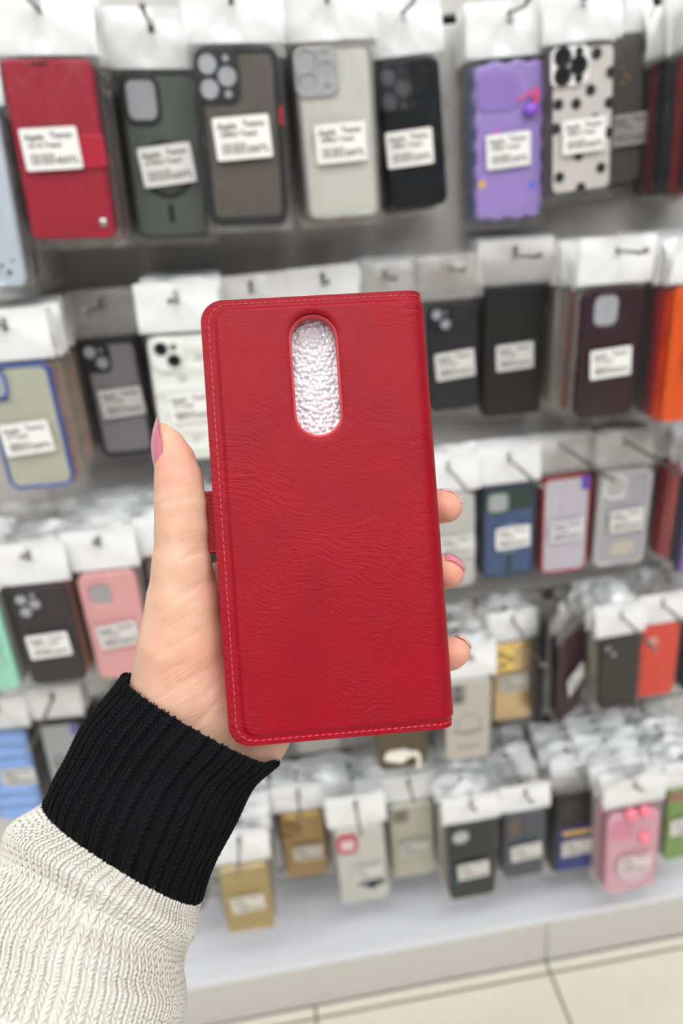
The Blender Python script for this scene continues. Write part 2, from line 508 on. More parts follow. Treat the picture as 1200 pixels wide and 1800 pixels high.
GREYS = [(70, 68, 70), (170, 168, 165), (40, 40, 44), (120, 110, 105)]
def hang(c, what, colours=GREYS, head='white', variant=0, seed=0, slot=1, back='the same hook', n=None, hk=True, tip=0.05, stack_head=None, hh=0.05, bag=True):
    """bag, header, hook and the cases behind the front one"""
    if bag: c.bag(seed)
    c.header(head, variant, hh)
    if colours: stack(c, colours, what, stack_head or head, n=n)
    if hk:
        top = c.M @ Vector((0, c.h+0.003+hh*0.71, 0))
        hook(top.x, SLOTS[slot], c.off, top.z-0.001, 'steel wall hook carrying the ' + what, tip=tip)

# ============ top row
c = Case('phone_case', 'pale blue white case cut by the left edge, topmost row', -0.252, 1.250, 0.160, 0.076, 0.150, 5.5)
c.solid(P('pale_blue_plastic', (200, 210, 222), 0.35)); c.sticker(0.4, 0.55, '13 Trend', '200TL', 2)
sp = [plate([circle(c.X(u), c.Y(v), q, 9)], 0.0, 0.0004) for u, v, q in ((0.66, 0.10, 0.003), (0.74, 0.13, 0.002), (0.82, 0.09, 0.0026), (0.6, 0.06, 0.0018), (0.88, 0.16, 0.0015), (0.7, 0.2, 0.0012))]
c.add('dark_print', join_meshes(sp), P('dark_blue_print', (70, 84, 110)))
hang(c, 'pale blue white case at the left edge', [(150, 148, 150), (185, 180, 176), (110, 104, 104), (196, 196, 198)], slot=0)

c = Case('wallet_phone_case', 'red wallet phone case with a snap strap, top row at the left', -0.1619, 1.2824, 0.158, 0.0776, 0.1458, 4.1)
RL = mat('red_wallet_leather', (172, 20, 48), 0.4, bump=(260, 0.25))
c.solid(RL, r=0.006, bev=0.003)
st = c.add('clasp_strap', plate([c.R(0.72, 0.41, 1.02, 0.60, 0.003)], 0.0, 0.0028, 0.001), RL)
c.add('cover_groove', plate([c.R(0.60, 0.412, 1.0, 0.417, 0.0003)], -0.0004, 0.0012), P('groove_dark', (70, 8, 20)))
c.add('snap_button', sphere_mesh(0.0042, squash=(1, 1, 0.5)), P('nickel', (190, 190, 190), 0.2, metal=0.9), 'round nickel snap').location = (c.X(0.87), c.Y(0.095), 0.0006)
c.add('speaker_slot', plate([c.R(0.33, 0.965, 0.52, 0.98, 0.001)], 0.0, 0.0006), P('groove_dark', (60, 10, 20)))
c.sticker(0.42, 0.52, '13-14 Trend', '450TL', 2, 1.0)
hang(c, 'red wallet case of the top row', [(60, 50, 52), (150, 145, 140), (40, 38, 42), (128, 30, 44)], slot=0, seed=2)

c = Case('phone_case', 'dark grey green case with magnet ring and square camera opening, top row', -0.0750, 1.2747, 0.100, 0.0735, 0.1474, 4.2)
FR = P('green_black_frame', (40, 45, 43))
c.framed(FR, P('grey_green_panel', (92, 100, 92), 0.45), 0.003)
c.square(0.04, 0.70, 0.52, 0.985, FR, 0.011, 0.004)
c.magsafe(0.50, 0.43, 0.0265, P('ring_black', (20, 22, 23), 0.5), wd=0.005)
c.sticker(0.52, 0.455, '13 PRO Trend', '650TL', 6, 1.05)
hang(c, 'grey green magnet ring case of the top row', [(38, 40, 40), (150, 150, 148)], slot=0, seed=3)

c = Case('phone_case', 'smoky brown case in black frame with three lens openings and red side key', 0.0042, 1.2814, 0.141, 0.0773, 0.1477, 3.4)
FR = P('black_frame', (36, 36, 40))
c.framed(FR, P('smoke_panel', (98, 91, 85), 0.5), 0.006, 0.012)
pro3(c, 0.0, 0.70, 0.52, 0.985, FR)
c.add('side_key', plate([rrect(c.w/2-0.0012, c.h*0.62, 0.0036, 0.016, 0.001)], -0.006, 0.0012, 0.0005), P('red_key', (150, 30, 35)), 'small red side key')
c.sticker(0.50, 0.50, '13PRO Trend', '200TL', 3, 1.06)
hang(c, 'smoky brown black framed case', [(32, 32, 36), (60, 56, 54), (28, 28, 30)], slot=0, seed=4)

c = Case('phone_case', 'milky white clear case with a silver camera plate, top row centre', 0.0989, 1.2787, 0.117, 0.0756, 0.1527, 1.0)
FR = CLEAR('clear_frame', (178, 176, 172), 0.15)
c.framed(FR, P('milky_panel', (210, 210, 200), 0.4), 0.004, 0.010)
pro3(c, -0.01, 0.72, 0.55, 0.99, P('silver_plate', (168, 168, 168), 0.3, metal=0.3))
c.sticker(0.52, 0.45, '13PRO Trend', '200TL', 1, 1.02)
hang(c, 'milky white clear case of the top row', [(190, 150, 130), (175, 172, 168), (150, 120, 105)], slot=0, seed=5)

c = Case('phone_case', 'glossy black case with a three lens camera, half behind the milky white case', 0.1835, 1.2740, 0.080, 0.0646, 0.1402, -2.0)
BK = P('gloss_black', (12, 13, 17), 0.25)
c.solid(BK); pro3(c, 0.0, 0.66, 0.52, 0.985, P('black_island', (30, 31, 36), 0.3), P('grey_lens', (92, 92, 98), 0.3), ring=P('dark_ring', (60, 60, 66), 0.3))
c.sticker(0.40, 0.42, '13PRO Trend', '250TL', 0, 1.0)
hang(c, 'glossy black case of the top row', [(24, 24, 28)], slot=0, seed=6)

c = Case('phone_case', 'lilac wavy edged phone case with a little ribbon charm, top row', 0.2952, 1.2593, 0.060, 0.0800, 0.1580, 0.5)
LI = P('lilac_gel', (148, 126, 190), 0.3, coat=0.5)
wav = []
for q in rrect(0, c.h/2, c.w, c.h, 0.014, 6, None):
    wav.append(q)
dense = []
for i, a in enumerate(wav):
    b = wav[(i+1) % len(wav)]; n = max(1, int(math.dist(a, b)/0.003))
    for j in range(n): dense.append((a[0]+(b[0]-a[0])*j/n, a[1]+(b[1]-a[1])*j/n))
tot = 0; out = []
for i, a in enumerate(dense):
    b = dense[(i+1) % len(dense)]; tot += math.dist(a, b)
    d = Vector((a[0], a[1]-c.h/2)); k = 1-0.0016*(1+math.sin(tot/0.0245*6.283))/d.length
    out.append((d.x*k, d.y*k+c.h/2))
c.add('shell', plate([out], -0.012, 0, 0.004, 3), LI)
c.add('camera_pad', plate([c.R(0.05, 0.70, 0.60, 0.92, 0.010)], 0.0, 0.0012, 0.0008), P('lilac_pad', (138, 114, 184), 0.3))
for u, v, col, nm in ((0.10, 0.255, (232, 172, 80), 'orange_star'), (0.82, 0.22, (90, 110, 225), 'blue_dot'), (0.30, 0.58, (178, 112, 190), 'pink_dot')):
    c.add(nm, plate([circle(c.X(u), c.Y(v), 0.0042, 10)], 0.0, 0.0006), P(nm, col))
ch = c.add('charm', sphere_mesh(0.0068, squash=(1.2, 1, 0.8)), P('charm_violet', (118, 72, 180), 0.2)); ch.location = (c.X(0.76), c.Y(0.69), 0.006)
rb = tube_mesh([(c.X(0.70)+0.010*math.cos(a), c.Y(0.73)+0.010*math.sin(a)*(1.0 if a < 1.6 else 0.6), 0.006) for a in np.linspace(-0.2, 2.7, 14)], 0.0011, 6)
c.add('ribbon', rb, P('charm_red', (225, 60, 95), 0.3)); 
rb = tube_mesh([(c.X(0.82), c.Y(0.72), 0.006), (c.X(0.84), c.Y(0.77), 0.007), (c.X(0.83), c.Y(0.82), 0.006)], 0.0018, 6)
c.add('ribbon', rb, P('charm_red', (225, 60, 95), 0.3))
c.sticker(0.46, 0.455, '13PRO Trend', '250TL', 2, 1.0)
hang(c, 'lilac wavy edged case', [(110, 130, 160), (84, 100, 130), (150, 152, 160)], slot=0, seed=7)

c = Case('phone_case', 'white phone case with black polka dots, top row', 0.3707, 1.2725, 0.075, 0.0713, 0.1416, -1.2)
c.framed(P('smoke_clear_frame', (86, 82, 78), 0.3), P('dot_panel', (216, 211, 206), 0.4), 0.0028, 0.009)
dots = [(0.15, 0.13), (0.50, 0.035), (0.82, 0.16), (0.45, 0.27), (0.08, 0.47), (0.92, 0.40), (0.12, 0.63), (0.92, 0.60), (0.40, 0.62), (0.62, 0.70), (0.93, 0.80), (0.70, 0.93), (0.25, 0.40), (0.70, 0.50)]
for u, v in dots:
    c.add('dot', plate([circle(c.X(u), c.Y(v), 0.0056, 14)], -0.0008, 0.0002), P('dot_black', (34, 32, 34), 0.4))
pro3(c, -0.01, 0.74, 0.58, 0.995, P('white_island', (228, 226, 226), 0.3), M_GLASS, ring=P('black_lens_ring', (48, 48, 52), 0.2))
c.sticker(0.50, 0.40, '13PRO Trend', '200TL', 1, 0.97)
hang(c, 'polka dot case', [(150, 146, 142), (86, 82, 80), (170, 166, 160)], slot=0, seed=8)

c = Case('phone_case', 'plain grey case with small gold print, right behind the polka dot case', 0.4319, 1.2796, 0.035, 0.0600, 0.1484, -1.5)
c.solid(P('mouse_grey', (98, 95, 91), 0.5))
for u, v in ((0.56, 0.70), (0.62, 0.75), (0.55, 0.80), (0.68, 0.72)):
    c.add('gold_print', plate([rrect(c.X(u), c.Y(v), 0.005, 0.002, 0.0006, 3)], 0.0, 0.0004), P('gold_print', (190, 165, 90), 0.3, metal=0.6))
c.sticker(0.72, 0.38, '13 Trend', '200TL', 1, 0.95, P('label_grey', (170, 167, 163)))
hang(c, 'plain grey case of the top row', [(80, 78, 76)], slot=0, seed=9)

c = Case('phone_case', 'dark case beyond the right edge of the top row, only its stack in view', 0.4995, 1.2588, 0.120, 0.0731, 0.1346, -1.5)
c.solid(P('wine_black', (36, 20, 24))); c.sticker(0.5, 0.45, '13 Trend', '200TL')
hang(c, 'dark case, top row right', [(172, 42, 46), (40, 36, 40), (30, 32, 44), (26, 25, 28), (96, 26, 34), (34, 30, 34), (26, 24, 26)], slot=0, seed=10)

# ============ second row
c = Case('phone_case', 'clear case with blue rim and camera ring, second row at the left edge', -0.2575, 1.0346, 0.160, 0.0680, 0.1330, 2.1)
BL = P('blue_rim', (60, 82, 146), 0.25, coat=0.4)
c.framed(BL, P('olive_clear', (190, 192, 174), 0.35), 0.0038, 0.012)
c.square(0.02, 0.74, 0.36, 0.985, BL, 0.012, 0.0026)
c.sticker(0.46, 0.43, '13 Trend', '200TL', 3, 1.0)
hang(c, 'blue rimmed clear case', [(205, 160, 150), (190, 170, 150), (170, 150, 140), (150, 145, 120), (200, 180, 170)], slot=1, seed=11, tip=0.018)

c = Case('phone_case', 'grey clear case in a thick black frame with two lens openings, second row', -0.1804, 1.0333, 0.070, 0.0640, 0.1378, 1.8)
FR = P('charcoal_frame', (38, 36, 42), 0.35)
c.framed(FR, P('grey_clear', (138, 135, 140), 0.4), 0.0055, 0.012)
two(c, 0.02, 0.74, 0.50, 0.985, FR, 0.0068)
c.sticker(0.56, 0.48, '13 Trend', '300TL', 3, 0.98, P('label_dull', (200, 198, 196)))
hang(c, 'black framed grey case of the second row', [(36, 34, 38), (52, 48, 50), (32, 32, 36)], 'clear', slot=1, seed=12, tip=0.075)

c = Case('phone_case', 'white puffer phone case with horizontal quilted rolls, left of the red wallet', -0.0943, 1.0362, 0.126, 0.0713, 0.1383, 3.5)
PW = P('white_puffer', (214, 217, 212), 0.45)
def puffer(c, m, rolls=6, amp=0.0035):
    nx, ny = 16, rolls*10; V = []; F = []
    for j in range(ny+1):
        for i in range(nx+1):
            u = i/nx*2-1; v = j/ny
            e = min(1, (1-abs(u))*5)**0.5
            z = -0.003 + (0.003 + amp*abs(math.sin(v*rolls*math.pi))**0.7)*e
            sx = c.w/2*(1-0.02*(1-abs(math.sin(v*rolls*math.pi))))
            V.append((u*sx, v*c.h*0.985+0.001, z))
    for j in range(ny):
        for i in range(nx): a = j*(nx+1)+i; F.append((a, a+1, a+nx+2, a+nx+1))
    c.add('quilted_back', smooth(mesh_from(V, F)), m)
    c.add('shell', plate([c.outline(0.010)], -c.t, -0.0025, 0.002), m)
puffer(c, PW)
c.island(0.06, 0.74, 0.52, 0.985, P('white_camera', (222, 224, 220), 0.3), [(0.30, 0.70, 0.0066), (0.68, 0.32, 0.0066), (0.70, 0.74, 0.0025)], 0.011, 0.0060, M_GLASS, WHITE_RING, 0.8)
c.sticker(0.55, 0.44, '13 Trend', '350TL', 3, 1.0)
c.root.children[-1].location.z = 0.0048
hang(c, 'white puffer case', [(200, 200, 196), (180, 178, 174), (210, 190, 180)], 'white', slot=1, seed=13, tip=0.05)

for (nm, x, z, off, w, h, colr, u_l) in (
        ('beige', -0.0101, 1.0294, 0.070, 0.068, 0.144, (150, 140, 132), 0.5), ('grey', 0.0720, 1.0291, 0.070, 0.068, 0.144, (120, 120, 124), 0.5), ('brown', 0.1480, 1.0286, 0.060, 0.062, 0.136, (96, 80, 74), 0.5)):
    c = Case('phone_case', nm + ' case of the second row hidden behind the held red wallet case', x, z, off, w, h, 0.5)
    c.solid(P(nm + '_case', colr), [c.R(0.08, 0.76, 0.5, 0.95, 0.007)]); c.sticker(0.5, 0.45, '12 Trend', '200TL')
    hang(c, nm + ' case behind the held red wallet', [(140, 138, 138), (80, 78, 80)], 'white' if nm != 'brown' else 'clear', variant=ord(nm[1]) % 3, slot=1, seed=ord(nm[0]))

c = Case('phone_case', 'matt black case with two lens openings, second row, right beside the held red case', 0.2206, 1.0333, 0.070, 0.0625, 0.1300, 1.2)
c.solid(P('blue_black', (26, 26, 33), 0.45)); two(c, 0.06, 0.74, 0.50, 0.98, P('blue_black2', (22, 22, 28), 0.4), 0.0062, P('lens_pale', (165, 165, 172)))
c.sticker(0.52, 0.44, '12 Trend', '150TL', 4, 0.97, P('label_dull', (200, 198, 196)))
hang(c, 'matt black two lens case', [(150, 146, 142), (90, 40, 46), (60, 56, 58)], 'clear', slot=1, seed=14, tip=0.05)

c = Case('wallet_phone_case', 'plain black flip wallet case without openings, second row', 0.3003, 1.0273, 0.060, 0.0763, 0.1555, 2.0)
c.solid(mat('black_wallet_leather', (17, 17, 20), 0.4, bump=(250, 0.2)), r=0.005, bev=0.002)
c.add('front_flap', plate([c.R(0.0, 0.0, 0.985, 1.0, 0.005)], 0.0003, 0.0016, 0.0006), mat('black_wallet_leather', (17, 17, 20), 0.4, bump=(250, 0.2)))
c.sticker(0.50, 0.48, '12 Trend', '350TL', 3, 0.95, P('label_dull', (200, 198, 196)))
hang(c, 'plain black flip wallet', [(70, 22, 36), (58, 24, 36), (120, 110, 105)], 'clear', variant=1, slot=1, seed=15, tip=0.07)

c = Case('phone_case', 'dark maroon case with one square camera opening, second row at the right', 0.3945, 1.0256, 0.120, 0.0748, 0.1514, 2.3)
MR = P('maroon_leather', (50, 20, 32), 0.35)
c.solid(MR, [c.R(0.20, 0.72, 0.58, 0.945, 0.009)], 0.012)
c.sticker(0.50, 0.44, '12 Trend', '250TL', 4, 1.0)
hang(c, 'dark maroon case', [(176, 168, 160), (118, 34, 34), (150, 128, 118), (160, 160, 150), (172, 172, 164), (150, 150, 142), (120, 118, 112)], 'white', variant=1, slot=1, seed=16, tip=0.055)

c = Case('phone_case', 'bright orange case at the right edge of the second row', 0.4963, 1.0166, 0.140, 0.0793, 0.1560, 1.4)
c.solid(P('hot_orange', (255, 78, 10), 0.4)); c.sticker(0.55, 0.45, '12 Trend', '200TL', 4)
hang(c, 'bright orange case', [(255, 70, 8), (160, 26, 42), (120, 22, 40), (66, 88, 92), (52, 66, 70), (40, 30, 34), (110, 60, 34)], 'white', variant=2, slot=1, seed=17)

# ============ third row
c = Case('phone_case', 'mint green case cut by the left edge, third row', -0.3770, 0.7890, 0.170, 0.0620, 0.1300, 2.5)
c.solid(P('mint', (150, 208, 186), 0.4)); c.sticker(0.4, 0.45, '11 Trend', '200TL')
hang(c, 'mint green case', [(190, 185, 180), (150, 150, 148), (205, 200, 190)], slot=2, seed=18)

c = Case('phone_case', 'dark plum grey case with three lens openings, third row at the left', -0.2999, 0.7891, 0.170, 0.0640, 0.1321, 2.6)
DP = P('plum_grey', (54, 46, 52), 0.45)
c.solid(DP); c.island(0.05, 0.70, 0.56, 0.97, DP, [(0.30, 0.72, 0.0064), (0.36, 0.26, 0.0064), (0.72, 0.52, 0.0064), (0.70, 0.84, 0.003)], 0.009, 0.001)
c.sticker(0.50, 0.43, '11PRO Trend', '200TL', 2, 0.95)
hang(c, 'dark plum grey case', [(222, 140, 112), (80, 56, 58), (96, 60, 58), (60, 50, 54), (190, 186, 180)], slot=2, seed=19, tip=0.012)

c = Case('phone_case', 'pink case with a square camera opening, third row left of the thumb', -0.2245, 0.7822, 0.159, 0.0670, 0.1459, 2.2)
PK = P('pink_silicone', (226, 152, 152), 0.45)
c.solid(PK, [c.R(0.16, 0.715, 0.52, 0.90, 0.006)], 0.011, hole_m=P('pink_grey_lining', (178, 170, 178)))
c.sticker(0.52, 0.44, '11 Trend', '200TL', 6, 0.95, P('label_dull', (204, 200, 200)))
hang(c, 'pink square camera case', [(206, 200, 196), (214, 196, 192), (196, 190, 188), (226, 210, 204)], slot=2, seed=20, tip=0.012)

c = Case('phone_case', 'grey brown case behind the thumb, third row', -0.1497, 0.7844, 0.143, 0.0636, 0.1416, 2.6)
c.solid(P('grey_brown', (112, 100, 98)), [c.R(0.10, 0.74, 0.5, 0.95, 0.006)]); c.sticker(0.5, 0.45, '11 Trend', '200TL')
hang(c, 'grey brown case behind the thumb', [(232, 140, 118), (140, 130, 126), (205, 200, 198)], slot=2, seed=21)

for i, (x, w, colr, nm) in enumerate(((-0.066, 0.066, (180, 176, 172), 'stone'), (0.020, 0.066, (130, 126, 128), 'ash'), (0.110, 0.068, (196, 196, 200), 'frost'))):
    c = Case('phone_case', nm + ' grey case of the third row hidden behind the held red wallet case', x, 0.785, 0.10, w, 0.140, 1.0)
    c.solid(P(nm + '_grey', colr)); c.sticker(0.5, 0.45, '11 Trend', '200TL')
    hang(c, nm + ' grey case behind the held red wallet', [(190, 188, 184), (150, 148, 146)], slot=2, seed=60+i, n=3)

c = Case('phone_case', 'off white case behind the fingertips, third row', 0.2068, 0.7884, 0.080, 0.0677, 0.1380, 0.8)
c.solid(P('off_white_case', (206, 204, 198), 0.4)); c.square(0.06, 0.74, 0.46, 0.97, P('off_white_rim', (196, 194, 190)), 0.010, 0.003, P('pale_grey', (170, 170, 172)))
c.sticker(0.60, 0.47, '11 Trend', '200TL', 2, 0.95, P('label_pale', (212, 210, 206)))
hang(c, 'off white case by the fingertips', [(200, 198, 194), (180, 178, 176)], slot=2, seed=22, n=2, tip=0.09)

c = Case('phone_case', 'navy blue clear case with a magnet ring and green camera rim, third row', 0.2900, 0.7868, 0.072, 0.0740, 0.1367, 1.0)
NV = P('navy_frame', (40, 52, 78), 0.35)
c.framed(NV, P('navy_panel', (58, 80, 116), 0.35), 0.004, 0.010)
c.add('upper_band', plate([c.R(0.06, 0.74, 0.94, 0.985, 0.006)], -0.0008, -0.0002), P('dark_green_band', (36, 62, 56), 0.35))
c.square(0.06, 0.72, 0.52, 0.965, P('green_rim', (40, 96, 66), 0.3), 0.010, 0.0035)
c.magsafe(0.52, 0.44, 0.0225, P('pale_ring', (120, 138, 168), 0.4)); c.add('dark_stem', plate([rrect(c.X(0.52), c.Y(0.16), 0.006, 0.03, 0.003)], 0.0, 0.0006), P('dark_green_band', (36, 62, 56), 0.35))
c.sticker(0.56, 0.46, '11 Trend', '650TL', 2, 0.96)
hang(c, 'navy magnet ring case', [(40, 50, 74), (60, 80, 110)], slot=2, seed=23, n=2, tip=0.105)

c = Case('phone_case', 'lilac white case with a thin dark red frame, third row', 0.3733, 0.7821, 0.066, 0.0674, 0.1459, 0.6)
c.framed(P('dark_red_frame', (150, 38, 46), 0.35), P('lilac_white', (208, 203, 214), 0.4), 0.0034, 0.009)
c.add('violet_sticker', plate([c.R(0.80, 0.85, 0.96, 0.99, 0.002)], 0.0, 0.0009), P('violet', (96, 66, 176), 0.4))
c.sticker(0.50, 0.46, '11 Trend', '200TL', 2, 0.95, P('label_lilac', (206, 202, 208)))
hang(c, 'dark red framed case', [(150, 40, 50), (60, 50, 54)], 'clear', slot=2, seed=24, n=2, tip=0.12)

c = Case('phone_case', 'pearly translucent case with a camera bump, third row at the right', 0.4514, 0.7842, 0.075, 0.0737, 0.1419, 1.8)
c.framed(P('pearl_frame', (200, 199, 200), 0.25), P('pearl_panel', (178, 176, 184), 0.25), 0.0052, 0.010)
c.square(0.06, 0.72, 0.50, 0.965, P('pearl_rim', (204, 204, 206), 0.25), 0.010, 0.0045, P('pearl_hole', (190, 188, 186)))
c.add('gold_shimmer', plate([c.R(0.30, 0.10, 0.80, 0.26, 0.012)], -0.0008, 0.0), P('shimmer', (206, 198, 180), 0.3))
c.sticker(0.54, 0.50, '11 Trend', '200TL', 4, 0.95, P('label_pale', (210, 208, 206)))
hang(c, 'pearly translucent case', [(150, 40, 50), (60, 48, 52), (170, 168, 170)], 'clear', slot=2, seed=25, n=2, tip=0.135)

c = Case('phone_case', 'purple case at the right edge of the third row', 0.5630, 0.7776, 0.110, 0.0764, 0.1535, 1.0)
c.solid(P('purple_case', (136, 106, 190), 0.4)); c.sticker(0.5, 0.45, '11 Trend', '200TL')
hang(c, 'purple case at the right edge', [(66, 72, 92), (48, 58, 72), (224, 122, 122), (216, 110, 112), (150, 30, 44), (142, 26, 42)], 'white', slot=2, seed=26, tip=0.05)

# ============ fourth row
c = Case('phone_case', 'sky blue puffer case at the left edge, fourth row', -0.4387, 0.5274, 0.093, 0.0620, 0.1565, 5.5)
puffer(c, P('sky_puffer', (122, 152, 204), 0.45), 7, 0.003)
c.sticker(0.66, 0.52, 'X Trend', '300TL', 2, 0.9, P('label_dull', (200, 198, 196))); c.root.children[-1].location.z = 0.0042
hang(c, 'sky blue puffer case', [(96, 70, 62), (180, 170, 160), (60, 50, 48), (150, 140, 130)], slot=3, seed=27)

c = Case('phone_case', 'grey panel case in a dark frame above the black sleeve cuff, fourth row', -0.3643, 0.5355, 0.088, 0.0600, 0.1396, 4.5)
c.framed(P('brown_black_frame', (46, 40, 40)), P('grey_panel', (178, 181, 184), 0.4), 0.006, 0.009)
c.add('violet_sticker', plate([c.R(0.76, 0.82, 0.95, 0.96, 0.002)], 0.0, 0.0009), P('violet_dull', (104, 98, 160), 0.4))
c.sticker(0.6, 0.44, 'X Trend', '200TL', 2, 0.9, P('label_grey2', (150, 150, 150)))
hang(c, 'grey panel case above the cuff', [(60, 46, 42), (96, 76, 66), (50, 44, 42), (84, 66, 60)], slot=3, seed=28, tip=0.10)

c = Case('phone_case', 'olive and plum patterned case peeking out above the sleeve cuff, fourth row', -0.2786, 0.5445, 0.080, 0.0660, 0.1507, 4.0)
c.solid(P('dark_plum', (70, 60, 66)))
c.add('leaf_print', plate([c.R(0.08, 0.70, 0.45, 0.95, 0.009)], 0.0, 0.0006), P('olive_print', (168, 168, 84)))
c.sticker(0.5, 0.45, 'X Trend', '200TL')
hang(c, 'olive and plum case', [(50, 46, 46), (80, 76, 76)], 'clear', slot=3, seed=29)

for i, (x, colr, nm) in enumerate(((-0.185, (150, 146, 142), 'clay'), (-0.095, (92, 90, 94), 'slate'), (-0.005, (170, 168, 166), 'silver'))):
    c = Case('phone_case', nm + ' grey case of the fourth row hidden behind the hand', x, 0.540, 0.08, 0.066, 0.142, 1.0)
    c.solid(P(nm + '_grey', colr)); c.sticker(0.5, 0.45, 'X Trend', '200TL')
    hang(c, nm + ' grey case behind the hand', [(190, 188, 184), (150, 148, 146)], slot=3, seed=70+i, n=3)

c = Case('phone_case', 'gold glitter case with a looped pearl chain, under the held red case', 0.1126, 0.5335, 0.134, 0.0723, 0.1431, 1.0)
GL = mat('gold_glitter', (126, 110, 78), 0.3, metal=0.5, bump=(900, 1.0))
c.solid(GL, r=0.012)
PEARL = P('pearl', (226, 218, 206), 0.2, coat=0.6)
pm = sphere_mesh(0.0044, 10, 7)
for i in range(17):
    a = i/16
    u, v = (0.16+0.62*a, 0.20-0.05*math.sin(a*3.1)) if a < 0.55 else (0.50+0.30*math.sin((a-0.55)*4.2), 0.17-0.13*(a-0.55)/0.45+0.10*math.sin((a-0.55)*7))
    o = c.add('pearl', pm, PEARL); o.location = (c.X(u), c.Y(v), 0.005)
c.add('chain_pad', plate([c.R(0.14, 0.17, 0.62, 0.26, 0.006)], 0.0, 0.003, 0.001), PEARL)
hang(c, 'gold glitter pearl chain case', [(150, 146, 140), (190, 188, 184), (100, 94, 84)], slot=3, seed=30)

c = Case('phone_case', 'ivory case with round printed seal, lower right of the held red case', 0.2063, 0.5379, 0.144, 0.0640, 0.1380, 2.4)
c.solid(P('ivory_case', (206, 198, 188), 0.4), r=0.009)
c.island(0.05, 0.74, 0.42, 0.975, P('ivory_camera', (150, 146, 142), 0.3), [(0.5, 0.3, 0.0075), (0.5, 0.76, 0.006)], 0.006, 0.002, P('lens_grey', (104, 102, 102), 0.2))
c.add('printed_seal', plate([circle(c.X(0.5), c.Y(0.46), 0.018, 28), circle(c.X(0.5), c.Y(0.46), 0.0165, 28)], 0.0, 0.0004), P('seal_print', (150, 143, 136)))
c.add('printed_bar', plate([c.R(0.14, 0.36, 0.86, 0.385, 0.001)], 0.0, 0.0004), P('seal_print', (150, 143, 136)))
c.add('printed_bar', plate([c.R(0.28, 0.16, 0.76, 0.185, 0.001)], 0.0, 0.0004), P('seal_print', (150, 143, 136)))
hang(c, 'ivory seal case', [(190, 186, 180), (120, 118, 116), (206, 204, 200), (150, 148, 146)], slot=3, seed=31, tip=0.012)

c = Case('phone_case', 'gold plated case with shiny lens rims and a label, fourth row', 0.2960, 0.5354, 0.075, 0.0600, 0.1420, 0.5)
GD = P('champagne_gold', (206, 180, 136), 0.3, metal=0.35)
c.solid(GD); c.island(0.08, 0.68, 0.5, 0.96, P('bright_gold', (222, 178, 100), 0.15, metal=0.8), [(0.3, 0.72, 0.006), (0.3, 0.26, 0.006), (0.75, 0.5, 0.0055)], 0.006, 0.003, P('lens_tan', (170, 146, 106)))
c.add('gold_strip', plate([c.R(0.03, 0.955, 0.97, 0.99, 0.002)], 0.0, 0.003, 0.001), P('bright_gold', (222, 178, 100), 0.15, metal=0.8))
c.sticker(0.5, 0.52, 'X Trend', '300TL', 3, 0.92, P('label_dull2', (202, 196, 186)))
hang(c, 'gold plated case', [(190, 160, 116), (170, 150, 120), (200, 196, 190)], slot=3, seed=32, tip=0.11)

c = Case('phone_case', 'dark maroon case turned sideways on its hook, fourth row', 0.3790, 0.5480, 0.095, 0.0680, 0.1400, -1.0, yaw=38)
c.solid(P('maroon_dark', (68, 34, 38), 0.35)); c.sticker(0.55, 0.45, 'X Trend', '250TL', 12, 0.95)
hang(c, 'dark maroon case turned sideways', [(34, 30, 36), (180, 172, 160)], 'clear', slot=3, n=1, seed=33, tip=0.03)

c = Case('wallet_phone_case', 'black flip case turned edge on, between the gold plated and the maroon case', 0.3420, 0.5450, 0.075, 0.0700, 0.1420, 0.0, yaw=62)
c.solid(P('black_flip', (30, 30, 35), 0.4), r=0.005)
c.sticker(0.5, 0.45, 'X Trend', '350TL')
c.bag(50); c.header('clear', 1)

c = Case('phone_case', 'grey brown case with two lens openings, fourth row beside the red orange one', 0.4463, 0.5480, 0.108, 0.0600, 0.1250, -1.5)
c.solid(P('carbon_brown', (58, 52, 49), 0.45)); two(c, 0.04, 0.72, 0.44, 0.97, P('carbon_brown2', (52, 47, 44), 0.4), 0.0046, P('lens_pale', (165, 165, 172)))
hang(c, 'grey brown two lens case', [(190, 176, 160), (200, 190, 178), (170, 160, 150), (120, 110, 104)], 'white', slot=3, seed=34, tip=0.085)

c = Case('phone_case', 'red orange case with a small round camera opening, fourth row at the right', 0.5140, 0.5453, 0.093, 0.0600, 0.1270, 0.0)
c.solid(P('coral_red', (250, 70, 52), 0.4), [circle(c.X(0.34), c.Y(0.80), 0.0085, 20)], hole_m=P('coral_lining', (212, 150, 145)))
hang(c, 'red orange case', [(230, 66, 50), (60, 54, 52), (200, 196, 190)], 'white', slot=3, seed=35, tip=0.10)

c = Case('phone_case', 'charcoal case at the right edge of the fourth row', 0.5972, 0.5350, 0.090, 0.0664, 0.1229, 0.5)
c.solid(P('charcoal', (54, 54, 60))); c.sticker(0.5, 0.45, 'X Trend', '200TL')
hang(c, 'charcoal case at the right edge', [(70, 66, 70), (190, 186, 184), (150, 146, 148)], 'white', slot=3, seed=36)

# ============ bottom row
WH = [(190, 188, 184), (206, 204, 200), (150, 146, 142), (120, 116, 112)]
c = Case('phone_case', 'dull grey case hidden by the sleeve, bottom row', -0.2445, 0.2953, 0.120, 0.0645, 0.1370, 3.5)
c.solid(P('dull_grey', (150, 148, 146))); c.sticker(0.5, 0.45, 'A Trend', '200TL')
hang(c, 'dull grey case behind the sleeve', WH, slot=4, seed=37)

